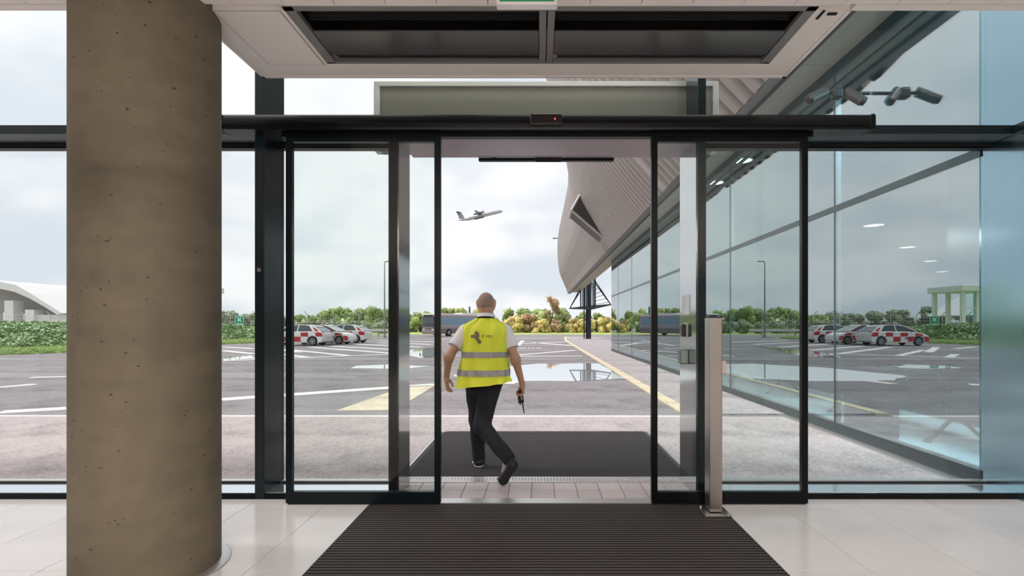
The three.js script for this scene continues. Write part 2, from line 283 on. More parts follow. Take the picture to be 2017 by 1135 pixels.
[[6.3, 0.45], [8.9, 3.1], [11.5, 5.7], [14.2, 8.6]].forEach(([x, z], i) => downlight(x, 3.345, z, ['largest and highest', 'second highest', 'third highest', 'lowest and smallest'][i] + ' round lamp of the falling row mirrored in the front glass', 14));
[[4.34, 10.6], [4.34, 12.25]].forEach(([x, d], i) => downlight(x, 4.97, -d, ['nearer', 'farther'][i] + ' round white downlight just behind the top of the long glass facade', 16));

// ---------------------------------------------------------------- glazed front wall
{
  const w = S(group('wall_front'));
  const mull = (x0, x1, y0, y1, d1 = 4.5, mat = teal) => obj('mullion', [lim(x0, x1, y0, y1, 4.17, d1, 0.004)], mat, w);
  mull(-2.385, -2.305, 0, 6.2); mull(1.33, 1.40, 0, 6.2, 4.5);
  obj('door_post', [lim(-1.264, -1.19, 0, 3.06, 4.17, 4.55, 0.004)], black, w);
  obj('post_lining', [lim(-1.19, -1.184, 0.0, 3.05, 4.2, 4.55)], lining, w);
  obj('post_lining', [lim(1.324, 1.33, 0.0, 3.05, 4.2, 4.68)], lining, w);
  obj('corner_post', [lim(4.0, 4.34, 0, 6.2, 4.04, 4.52)], postTeal, w);
  for (const [x0, x1] of [[-9, -2.385], [-2.305, 1.33], [1.40, 4.0]]) obj('transom', [lim(x0, x1, 3.062, 3.136, 4.17, 4.5, 0.004)], teal, w);
  obj('transom', [lim(3.982, 4.002, 3.062, 3.136, 4.05, 4.5, 0.003)], teal, w);
  for (const [x0, x1] of [[-9, -2.385], [-2.305, -1.264], [1.40, 4.0]]) {
    obj('sill', [lim(x0, x1, 0.0, 0.05, 4.18, 4.5, 0.003)], sillM, w);
    obj('skirting', [lim(x0, x1, 0, 0.046, 4.168, 4.182)], black, w);
    obj('glazing_bead', [lim(x0, x1, 0.05, 0.068, 4.44, 4.5)], alu, w);
    obj('head_bead', [lim(x0, x1, 3.03, 3.062, 4.42, 4.5)], black, w);
    obj('bead_seal', [lim(x0, x1, 0.05, 0.06, 4.425, 4.44), lim(x0, x1, 3.045, 3.062, 4.405, 4.425)], blackMatt, w);
  }
  for (const [x0, x1, y0, y1] of [[-9, -2.385, 0.06, 3.04], [-2.305, -1.264, 0.06, 3.04], [1.40, 4.0, 0.06, 3.04], [-9, -2.385, 3.14, 6.2], [-2.305, 1.33, 3.14, 6.2], [1.40, 4.0, 3.14, 6.2]])
    obj('pane', [lim(x0, x1, y0, y1, 4.452, 4.464)], clear, w);
  obj('soffit_lining', [lim(-1.19, 1.33, 3.04, 3.06, 4.2, 4.7)], M(lin(0.26, 0.21, 0.23), 0.25, 0.2), w);
  obj('key_label', [lim(1.319, 1.3235, 1.55, 1.725, 4.37, 4.59)], white, w);
  obj('latch', [lim(-2.36, -2.33, 1.905, 1.935, 4.163, 4.172)], steel, w);
}
{ // sliding leaves
  const leaf = (name, x0, x1, m, gm) => {
    const g = S(group(name, 0, 0, 0)), d0 = 4.03, d1 = 4.075, y0 = 0.012, y1 = 3.0, st = 0.05;
    for (const [a, b] of [[x0, x0 + st], [x1 - st, x1]]) obj('stile', [lim(a, b, y0, y1, d0, d1, 0.004)], m, g);
    obj('bottom_rail', [lim(x0 + st, x1 - st, y0, 0.105, d0, d1, 0.003)], m, g);
    obj('top_rail', [lim(x0 + st, x1 - st, 2.945, y1, d0, d1, 0.003)], m, g);
    obj('pane', [lim(x0 + st, x1 - st, 0.1, 2.95, 4.046, 4.056)], gm, g);
    obj('brush_seal', [lim(x0 + 0.01, x1 - 0.01, 0.0, 0.014, d0 + 0.015, d1 - 0.015)], blackMatt, g);
    return g;
  };
  leaf('door_1', -2.055, -0.80, new THREE.MeshPhysicalMaterial({ color: lin(0.004, 0.009, 0.012), roughness: 0.3, specularIntensity: 0.5 }), clearGreen);
  leaf('door_2', 0.91, 2.18, black, clearGreen);
}
{
  const g = T(group('door_operator', 0.055, 3.01, -4.0), 'long black rounded sliding door operator beam running above both glass leaves', 'door operator');
  const prof = new THREE.Shape(); prof.moveTo(0.09, 0); prof.lineTo(-0.055, 0); prof.quadraticCurveTo(-0.082, 0.055, -0.05, 0.118); prof.lineTo(0.09, 0.122); prof.closePath();
  const beam = new THREE.ExtrudeGeometry(prof, { depth: 5.14, bevelEnabled: false, curveSegments: 10 }).rotateY(Math.PI / 2).translate(-2.57, 0, 0);
  obj('beam', beam, new THREE.MeshPhysicalMaterial({ color: lin(0.004, 0.005, 0.006), roughness: 0.22, specularIntensity: 0.5 }), g);
  for (const s of [-1, 1]) obj('end_cap', [bx(0.05, 0.128, 0.17, s * 2.585, 0.06, -0.004, 0.03)], black, g);
  obj('carrier_rail', [bx(4.3, 0.035, 0.06, 0.01, -0.012, -0.05)], black, g);
  const sensor = obj('sensor', [bx(0.25, 0.088, 0.05, 0.0, 0.062, 0.085, 0.012)], M(lin(0.012, 0.009, 0.01), 0.25), g);
  obj('indicator_light', new THREE.SphereGeometry(0.006, 12, 8).translate(0.068, 0.062, 0.111), M(0x400000, 0.4, 0, { emissive: lin(1, 0.08, 0.06), emissiveIntensity: 3 }), sensor);
  const led = new THREE.PointLight(0xff2a18, 0.0008, 0.6, 2); led.name = 'sensor_led'; led.position.set(0.068, 0.062, 0.125); g.add(led);
}
{ // box over the opening outside the glass, and the sensor bar under it
  const g = T(group('canopy_box', 0.065, 3.06, -4.6), 'wide grey panel with pale metal frame seen through the glass above the doors', 'canopy panel');
  const gm = M(lin(0.135, 0.142, 0.115), 0.45), fm = M(lin(0.50, 0.53, 0.51), 0.4, 0.3);
  obj('panel', [bx(3.06, 0.6, 0.1, 0, 0.3, -0.03)], gm, g);
  obj('frame', [bx(3.16, 0.045, 0.12, 0, 0.612, -0.02, 0.004), bx(0.055, 0.6, 0.12, -1.555, 0.3, -0.02, 0.004), bx(0.055, 0.6, 0.12, 1.555, 0.3, -0.02, 0.004)], fm, g);
  const s = T(group('sensor_bar', at(1076, 308, 4.75).x, 3.02, -4.75), 'slim black presence sensor bar under the lintel of the open doorway', 'sensor');
  obj('housing', [bx(1.29, 0.03, 0.05, 0, 0.015, 0, 0.008)], black, s);
  obj('sensor_head', [bx(0.26, 0.036, 0.058, 0.02, 0.018, 0.002, 0.01)], blackMatt, s);
  obj('mounting', [bx(0.04, 0.03, 0.03, -0.5, 0.035, 0), bx(0.04, 0.03, 0.03, 0.5, 0.035, 0)], black, s);
}
{ // boxes on the right-hand reveal
  const a = T(group('card_reader', 1.324, 1.36, -4.49), 'small dark card reader on the reveal, upper of the two boxes beside the doorway', 'card reader');
  obj('body', [bx(0.045, 0.115, 0.07, -0.022, 0.05, 0, 0.012)], M(lin(0.03, 0.03, 0.035), 0.3), a); obj('back_plate', [bx(0.008, 0.13, 0.09, -0.004, 0.05, 0, 0.003)], alu, a);
  const b = T(group('door_release', 1.324, 1.11, -4.46), 'grey-green emergency release box on the reveal, lower of the two boxes beside the doorway', 'release box');
  obj('body', [bx(0.07, 0.13, 0.09, -0.035, 0.065, 0, 0.01)], M(lin(0.12, 0.17, 0.16), 0.35), b); obj('face', [bx(0.062, 0.11, 0.006, -0.035, 0.065, 0.047, 0.003)], M(lin(0.4, 0.45, 0.44), 0.3), b);
}
{
  const g = T(group('steel_bollard', 1.362, 0, -3.89), 'slim brushed stainless steel post with bolted foot in front of the right door leaf', 'post');
  obj('tube', [bx(0.098, 1.49, 0.12, 0, 0.762, 0, 0.006)], steel, g);
  obj('cap', [bx(0.1, 0.008, 0.122, 0, 1.508, 0, 0.003)], steel, g);
  const bp = obj('base_plate', [bx(0.2, 0.012, 0.2, 0, 0.006, 0.02, 0.003)], steel, g);
  for (const [x, z] of [[-0.08, 0.1], [0.08, 0.1], [-0.08, -0.06], [0.08, -0.06]]) obj('bolt', [cyl(0.011, 0.011, 0.012, x, 0.017, z, 6)], alu, bp);
  const pb = obj('push_button', [bx(0.045, 0.1, 0.06, 0.07, 1.13, 0, 0.008)], M(lin(0.66, 0.5, 0.44), 0.4), g);
  obj('button_rim', [bx(0.008, 0.11, 0.07, 0.05, 1.13, 0, 0.003)], M(lin(0.35, 0.06, 0.04), 0.4), pb);
}
// ---------------------------------------------------------------- ground outside
const EDGE = [[-34, -8], [-25.9, -23.9], [-24.7, -26], [-23.4, -36.7], [-22.7, -39.8], [-17.8, -51], [-18.5, -60], [-20.8, -76], [60, -76]];   // where the asphalt ends
S(obj('ground', metres(lim(-320, 320, -0.6, -0.03, -20, 400)), farGround));
S(obj('verge', metres(slab([[-60, -75.9], [60, -75.9], [60, -98], [-60, -98]], -0.2, -0.008)), verge));
S(obj('apron', metres(slab([...EDGE, [60, -27.75], [4.0, -27.75], [4.0, -8.02], [4.0, -4.62], [-34, -4.62]], -0.25, -0.004)), asphalt));
S(obj('pavement', metres(slab([[-14, -7.9], [4.0, -7.9], [4.0, -4.6], [-14, -4.6]], -0.2, 0)), apronConcrete));
{
  const k = S(group('kerb'));
  for (let i = 0; i < 52; i++) { const d = 8.05 + i; if (d > 60) break; const off = d > 45 ? (d - 45) * 0.05 : 0; obj('kerb_stone', lim(2.34 + off, 2.55 + off, -0.1, 0.035, d + 0.006, d + 0.994, 0.012), cream, k); }
  S(obj('walkway', [metres(slab([[2.55, -8.05], [4.0, -8.05], [4.0, -27.7], [9, -27.9], [9, -58], [3.2, -60], [2.55, -45]], -0.2, 0.022))], walkM));
}
{ // painted markings, each of its own
  const mark = (pts, m = paint, y = 0.0) => S(obj('road_marking', slab(pts, -0.004 + y, 0.003 + y), m));
  const strip = (x0, z0, x1, z1, w, m) => { const l = Math.hypot(x1 - x0, z1 - z0), nx = -(z1 - z0) / l * w / 2, nz = (x1 - x0) / l * w / 2; mark([[x0 + nx, z0 + nz], [x1 + nx, z1 + nz], [x1 - nx, z1 - nz], [x0 - nx, z0 - nz]], m); };
  const px = (a, b, w, m) => strip(...onGround(...a), ...onGround(...b), w, m);
  strip(-14, -7.98, 2.34, -7.94, 0.1);
  mark([onGround(663, 809), onGround(800, 761), onGround(858, 759), onGround(778, 808)], creamPaint);
  px([0, 812], [438, 787], 0.35); px([438, 787], [858, 757.5], 0.42);
  px([576, 689.6], [690, 701], 0.35); px([611, 684], [785, 697], 0.4); px([653, 682], [800, 690], 0.45); px([690, 677.5], [830, 684], 0.5); px([720, 674], [850, 678.5], 0.5); px([745, 671], [866, 674], 0.5);
  px([440, 691], [500, 697], 0.4); px([440, 683.5], [500, 687], 0.4); px([520, 684], [590, 694], 0.4);
  px([440, 711], [862, 694], 0.3); px([560, 698], [612, 705], 0.35);
  px([0, 763], [70, 757], 0.3); px([60, 744], [131, 742], 0.25);
  px([860, 668.5], [905, 668.5], 0.5); px([1000, 667], [1110, 667], 0.5); px([1020, 681], [1030, 671], 0.3);
  px([1020, 677.5], [1120, 673], 0.45); px([1050, 675], [1128, 681], 0.45); px([1015, 700], [1135, 690], 0.35); px([1015, 702], [1146, 701.5], 0.3); px([1000, 756], [1020, 750], 0.3);
  for (const [a, b] of [[1022, 1036], [1039, 1045], [1048, 1053], [1056, 1066]]) px([a, 686], [b, 686], 0.55);
  px([1330, 668], [1380, 663], 0.4);
}
{ // rain water standing on the asphalt
  const water = new THREE.MeshPhysicalMaterial({ color: lin(0.9, 0.9, 0.92), metalness: 0.6, roughness: 0.02, ior: 2.0 });
  const puddle = (pts, label) => {
    const c = pts.reduce((s, p) => [s[0] + p[0] / pts.length, s[1] + p[1] / pts.length], [0, 0]), loop = [];
    for (let i = 0; i < pts.length; i++) { const a = pts[i], b = pts[(i + 1) % pts.length]; for (let k = 0; k < 6; k++) { const t = k / 6, q = 1 + (noise2(i * 3 + k * 0.5, 4) - 0.5) * 0.08; loop.push([c[0] + (lerp(a[0], b[0], t) - c[0]) * q - c[0], c[1] + (lerp(a[1], b[1], t) - c[1]) * q - c[1]]); } }
    const g = slab(loop, 0, 0.0025), o = obj('puddle', g, water); o.position.set(c[0], 0.0015, c[1]); T(o, label, 'puddle');
  };
  puddle([onGround(890, 740), onGround(960, 724), onGround(1060, 717), onGround(1180, 716), [2.28, -17.5], [2.28, -13.6], onGround(1170, 750), onGround(1030, 752), onGround(960, 750)], 'broad bright puddle mirroring the sky and the steel cage, beside the yellow kerb');
  puddle([onGround(440, 703), onGround(495, 700), onGround(503, 706), onGround(440, 712)], 'small grey puddle among white lines between concrete column and green sign');
  puddle([onGround(700, 721), onGround(768, 718), onGround(850, 722), onGround(790, 727), onGround(690, 726)], 'thin long puddle in front of the white lines and the parked cars');
  puddle([onGround(806, 690), onGround(866, 683), onGround(880, 700), onGround(830, 706), onGround(800, 700)], 'wet patch on the marked asphalt in front of the bus');
}
// ---------------------------------------------------------------- grass bank at the left
const bankH = (v, z) => (0.10 * sst(0.05, 0.8, v) + 1.2 * sst(2.5, 7.5, v)) * (1 - sst(-40, -50, z) * 0.0) * sst(-56, -42, z) * sst(-2, -14, z) + 0.02 * sst(0, 0.6, v);
const edgeAt = (z) => { for (let i = 0; i < EDGE.length - 1; i++) { const [x0, z0] = EDGE[i], [x1, z1] = EDGE[i + 1]; if (z <= z0 && z >= z1) return lerp(x0, x1, (z - z0) / (z1 - z0)); } return EDGE[0][0]; };
{
  const nz = 60, nv = 26, pos = [], ix = [];
  for (let j = 0; j <= nz; j++) for (let i = 0; i <= nv; i++) { const z = -8 - j * 0.8, v = 60 * (i / nv) ** 2, x = edgeAt(z) - v; pos.push(x, bankH(v, z) + (noise2(x * 1.3, z * 1.3) - 0.5) * 0.12 * sst(0.3, 2, v) - (i ? 0 : 0.06), z); }
  for (let j = 0; j < nz; j++) for (let i = 0; i < nv; i++) { const a = j * (nv + 1) + i, b = a + 1, c = a + nv + 1, d = c + 1; ix.push(a, b, c, b, d, c); }
  const g = new THREE.BufferGeometry(); g.setAttribute('position', new THREE.Float32BufferAttribute(pos, 3)); g.setIndex(ix); g.computeVertexNormals();
  S(obj('grass_bank', metres(g), grassM));
  // ivy and grass blades on it
  const blade = new THREE.BufferGeometry(); { const p = []; for (let k = 0; k < 4; k++) { const a = k * 1.6, x = Math.cos(a), z = Math.sin(a); p.push(-0.06 * x, 0, -0.06 * z, 0.06 * x, 0, 0.06 * z, 0.09 * z, 0.2, -0.09 * x); } blade.setAttribute('position', new THREE.Float32BufferAttribute(p, 3)); blade.computeVertexNormals(); }
  const put = (name, n, geo, mat, vr, sc, label, cat, tint) => {
    const m = new THREE.InstancedMesh(geo, mat, n), q = new THREE.Object3D(), c = new THREE.Color(); m.name = numbered(name); m.castShadow = m.receiveShadow = true;
    for (let i = 0; i < n; i++) { const z = rr(-16, -54), v = rr(...vr), x = edgeAt(z) - v; q.position.set(x, bankH(v, z) - 0.02, z); q.rotation.set(rr(-0.3, 0.3), rr(0, 6.3), rr(-0.3, 0.3)); q.scale.setScalar(rr(...sc)); q.updateMatrix(); m.setMatrixAt(i, q.matrix); const k = rr(...tint); m.setColorAt(i, c.setRGB(k, k, k)); }
    scene.add(m); stuff(m); T(m, label, cat);
  };
  const gm = M(lin(0.48, 0.60, 0.28), 0.9, 0, { side: THREE.DoubleSide }), im = M(lin(0.33, 0.46, 0.24), 0.85, 0, { side: THREE.DoubleSide });
  put('grass', 9000, blade, gm, [0.05, 3.4], [0.5, 1.1], 'short bright green grass along the edge of the asphalt at the bank', 'grass', [0.8, 1.2]);
  const leaf = new THREE.BufferGeometry(); { const p = []; for (let k = 0; k < 7; k++) { const a = k * 0.9, x = Math.cos(a) * 0.2, z = Math.sin(a) * 0.2, y = 0.1 + (k % 3) * 0.09; p.push(x, y, z, x + 0.16, y + 0.1, z + 0.02, x + 0.03, y + 0.05, z + 0.17); } leaf.setAttribute('position', new THREE.Float32BufferAttribute(p, 3)); leaf.computeVertexNormals(); }
  put('ivy', 9000, leaf, im, [3.2, 9.5], [0.45, 1.05], 'dark leafy ground cover on the upper slope of the grass bank', 'ground cover', [0.6, 1.3]);
}
// ---------------------------------------------------------------- terminal facade and its shell roof
const EAVE = 3.5, EY = 4.97;
{
  const f = S(group('wall_facade')), ds = [4.5, 6.72, 10.4, 14.1, 17.8, 21.5, 25.2, 27.5];
  const fr = M(lin(0.05, 0.075, 0.08), 0.35, 0.3), head = M(lin(0.02, 0.055, 0.07), 0.3), pl = M(lin(0.035, 0.05, 0.055), 0.5);
  const rows = [[0.14, 2.985], [3.065, 4.685], [4.715, 4.83]];
  for (let i = 0; i < ds.length - 1; i++) {
    for (const [a, b] of rows) obj('pane', lim(3.992, 4.006, a, b, ds[i] + 0.012, ds[i + 1] - 0.012), coated, f);
    if (i) obj('mullion', lim(3.988, 4.07, 0.14, 4.83, ds[i] - 0.013, ds[i] + 0.013), fr, f);
    obj('transom', [lim(3.985, 4.1, 2.985, 3.065, ds[i], ds[i + 1])], fr, f);
    obj('transom', [lim(3.988, 4.06, 4.685, 4.715, ds[i], ds[i + 1])], fr, f);
    obj('plinth', [lim(3.985, 4.1, -0.05, 0.14, ds[i], ds[i + 1])], pl, f);
    obj('head_panel', [lim(3.98, 4.1, 4.83, EY, ds[i] + 0.004, ds[i + 1] - 0.004)], head, f);
    obj('soffit_panel', [lim(EAVE - 0.02, 4.02, EY, EY + 0.03, ds[i] + 0.01, ds[i + 1] - 0.004)], M(lin(0.30, 0.31, 0.27), 0.5), f);
  }
  obj('ground_strip', [lim(3.86, 3.985, -0.05, 0.012, 4.5, 27.5)], alu, f);
}
{
  const roof = S(group('roof'));
  const far = [[5, 0], [5.86, -0.33], [7.35, -0.93], [9.06, -1.13], [10.95, -1.13], [12.8, -0.86], [14.5, -0.3], [17, 0], [20, 0.1]];
  const fx = (Y) => { for (let i = 0; i < far.length - 1; i++) if (Y <= far[i + 1][0]) { const t = (Y - far[i][0]) / (far[i + 1][0] - far[i][0]); const p = (k) => far[clamp(k, 0, far.length - 1)][1], a = p(i - 1), b = p(i), c = p(i + 1), e = p(i + 2); return b + 0.5 * t * (c - a + t * (2 * a - 5 * b + 4 * c - e + t * (3 * (b - c) + e - a))); } return 0.1; };
  const prof = (d, s) => { const w = sst(8, 35, d), Y = lerp(5 + s * 9.5, 5 + s * 15, w); return [EAVE - 0.2 + lerp(-7 * (1 - Math.exp(-(Y - 5) / 7)), fx(Y), w), Y]; };
  const NS = 30;
  const skin = (ds, off) => {       // ds: list of [d, outward offset]
    const pos = [], row = (d, o) => { const r = []; for (let i = 0; i <= NS; i++) { const s = i / NS, a = prof(d, s), b = prof(d, s + 0.004), tx = b[0] - a[0], ty = b[1] - a[1], l = Math.hypot(tx, ty); r.push(V(a[0] - ty / l * (o + off), a[1] + tx / l * (o + off), -d)); } return r; };
    let prev = null; for (const [d, o] of ds) { const r = row(d, o); if (prev) for (let i = 0; i < NS; i++) for (const p of [prev[i], prev[i + 1], r[i], prev[i + 1], r[i + 1], r[i]]) pos.push(p.x, p.y, p.z); prev = r; }
    const g = new THREE.BufferGeometry(); g.setAttribute('position', new THREE.Float32BufferAttribute(pos, 3)); g.computeVertexNormals(); g.setAttribute('uv', new THREE.Float32BufferAttribute(new Float32Array(pos.length / 3 * 2), 2)); return g;
  };
  const ribs = (d0, d1, P, h) => { const l = []; for (let d = d0; d < d1; d += P) { l.push([d, 0], [d + P * 0.12, h], [d + P * 0.5, h], [d + P * 0.62, 0]); } l.push([d1, 0]); return l; };
  const sheet = M(lin(0.37, 0.325, 0.31), 0.42, 0.35), band = M(lin(0.5, 0.46, 0.44), 0.45, 0.3), edge = M(lin(0.06, 0.055, 0.055), 0.5), gut = M(lin(0.17, 0.165, 0.165), 0.45, 0.3), vm = M(lin(0.08, 0.07, 0.065), 0.5);
  obj('corrugated_sheet', skin(ribs(6.9, 12.55, 0.37, 0.11), 0), sheet, roof);
  obj('flat_band', skin([[12.55, 0.01], [13.25, 0.01]], 0), band, roof);
  obj('expansion_joint', skin([[12.5, 0.02], [12.58, 0.02]], 0.03), edge, roof);
  obj('corrugated_sheet', skin(ribs(13.25, 56, 0.33, 0.09), 0), sheet, roof);
  const innerD = []; for (let d = 6.9; d < 56; d += 2.05) innerD.push([d, 0]); innerD.push([56, 0]);
  obj('inner_lining', skin(innerD, -0.25), gut, roof);
  obj('end_trim', tube(Array.from({ length: 31 }, (_, i) => { const [x, y] = prof(56, i / 30); return V(x + 0.08, y, -56.02); }), 0.16, 60, 8), edge, roof);
  obj('near_trim', tube(Array.from({ length: 31 }, (_, i) => { const [x, y] = prof(6.9, i / 30); return V(x + 0.08, y, -6.88); }), 0.16, 60, 8), edge, roof);
  obj('gutter', [lim(EAVE - 0.22, EAVE - 0.015, EY - 0.01, EY + 0.12, 4.75, 56, 0.01)], gut, roof);
  obj('eave_strip', [lim(EAVE - 0.03, EAVE, EY - 0.05, EY + 0.1, 4.75, 56)], edge, roof);
  obj('far_soffit', [lim(EAVE, 4.3, EY, EY + 0.03, 27.5, 54)], M(lin(0.36, 0.35, 0.25), 0.6), roof);
  // open triangular smoke vent standing out of the shell
  const B = V(prof(22.9, 0.03)[0] - 0.05, 5.42, -22.9), tp = prof(22.6, 0.19), Tp = V(tp[0], tp[1], -22.5), O = V(tp[0] - 0.42, tp[1] - 0.75, -22.5), wz = V(0, 0, -1.5);
  const vent = obj('smoke_vent', (() => { const p = [], a = [B, Tp, O], b = a.map((q) => q.clone().add(wz)); const tri = (x, y, z) => { for (const q of [x, y, z]) p.push(q.x, q.y, q.z); }; tri(...a); tri(b[0], b[2], b[1]); for (let i = 0; i < 3; i++) { const j = (i + 1) % 3; tri(a[i], b[i], a[j]); tri(a[j], b[i], b[j]); } const g = new THREE.BufferGeometry(); g.setAttribute('position', new THREE.Float32BufferAttribute(p, 3)); g.computeVertexNormals(); return g; })(), vm, roof);
  obj('vent_frame', [bar(B, O, 0.06), bar(B, Tp, 0.05), bar(Tp, O, 0.06), bar(O, O.clone().add(wz), 0.06), bar(B, B.clone().add(wz), 0.05)], band, vent);
}
{
  const a = at(1105, 470, 56), g = T(group('roof_edge_aerial', a.x, a.y, a.z), 'thin dark cross-shaped aerial on the curved end of the metal roof', 'aerial');
  obj('boom', [bar(V(-0.85, 0, 0.1), V(0.75, 0, 0.1), 0.05), bar(V(-0.85, -0.1, 0.1), V(-0.85, 0.1, 0.1), 0.035)], darkSteel, g); obj('mast', [bar(V(0.05, -0.7, 0.1), V(0.05, 1.3, 0.1), 0.035)], darkSteel, g);
}
{ // two security cameras on a bracket on the facade
  const c = at(1645, 184, 6.0), g = T(group('security_camera_pair', c.x, c.y, c.z), 'pair of grey bullet security cameras on one bracket high on the glass facade', 'security camera');
  const cm = M(lin(0.045, 0.047, 0.048), 0.5), cd = M(lin(0.012, 0.013, 0.014), 0.5);
  obj('bracket', [bx(0.11, 0.11, 0.11, 0.02, -0.01, 0, 0.02), bar(V(0.05, 0, 0), V(3.98 - c.x, 0, 0), 0.022), bx(0.09, 0.02, 0.09, 0.02, 0.05, 0, 0.006)], cd, g);
  for (const [s, tip] of [[-1, V(-0.33, -0.11, 0.06)], [1, V(0.26, -0.15, 0.1)]]) {
    const a = V(s * 0.12, 0.0, 0.02), q = obj('camera_body', [bar(a, tip, 0.052, 16, 0.05)], cm, g), d = tip.clone().sub(a).normalize();
    obj('sun_shield', [bar(a.clone().add(V(0, 0.03, 0)), tip.clone().add(V(0, 0.03, 0)).add(d.clone().multiplyScalar(0.04)), 0.046, 12)], cm, q);
    obj('lens', [bar(tip, tip.clone().add(d.clone().multiplyScalar(0.03)), 0.035, 16)], blackMatt, q);
    obj('arm', [bar(V(s * 0.05, 0, 0), a, 0.02)], cd, g);
  }
}
{ // pole with a steel cage at the far end of the walkway
  const d = 51, b = at(1160, 668, d), g = T(group('cage_pole', b.x, 0, -d), 'dark pole carrying a lattice cage platform at the tip of the curved roof', 'mast');
  obj('pole', [bar(V(0, 0, 0), V(0, 6.3, 0), 0.23, 16)], darkSteel, g);
  for (const x of [-0.5, -0.27]) obj('pipe', [bar(V(x, 0, 0.1), V(x, 6.0, 0.1), 0.06)], darkSteel, g);
  const q = [V(-2.05, 3.1, 1.3), V(0.0, 3.0, 2.3), V(2.3, 3.55, -0.4), V(0.4, 3.45, -2.2)], fr = [];
  for (let i = 0; i < 4; i++) { fr.push(bar(q[i], q[(i + 1) % 4], 0.07)); }
  obj('platform_frame', fr, darkSteel, g);
  for (let k = 1; k < 5; k++) obj('platform_bar', [bar(q[0].clone().lerp(q[1], k / 5), q[3].clone().lerp(q[2], k / 5), 0.045)], darkSteel, g);
  for (const [i, k] of [[0, -0.4], [0, -0.15], [1, -0.15], [2, 0.35], [2, 0.55], [3, 0.3]]) obj('stay', [bar(q[i], V(k, 6.1, 0), 0.05)], darkSteel, g);
  for (let k = 0; k < 6; k++) obj('stay_rung', [bar(q[2].clone().lerp(V(0.4, 6.1, 0), k / 7 + 0.1), V(0.45, lerp(3.5, 5.6, k / 6), 0), 0.025)], darkSteel, g);
  for (let k = 0; k < 7; k++) obj('lattice_panel', [bx(0.13, 2.5, 0.05, -0.85 + k * 0.21, 4.55, 0.15)], k % 2 ? M(lin(0.12, 0.16, 0.22), 0.5) : darkSteel, g);
  obj('tall_bar', [bar(V(0.62, 3.3, 0), V(0.62, 6.2, 0), 0.09)], darkSteel, g);
}
{
  const g = T(group('dark_cabinet', 4.36, 0, -6.55), 'dark square cabinet standing on the pale floor just inside the long glass facade', 'cabinet');
  obj('body', [bx(0.34, 0.86, 0.6, 0, 0.46, 0, 0.015)], darkSteel, g); obj('plinth', [bx(0.3, 0.04, 0.56, 0, 0.02, 0)], blackMatt, g); obj('door', [bx(0.01, 0.76, 0.54, -0.172, 0.48, 0, 0.004)], darkSteel, g); obj('top', [bx(0.36, 0.02, 0.62, 0, 0.9, 0, 0.006)], blackMatt, g);
}
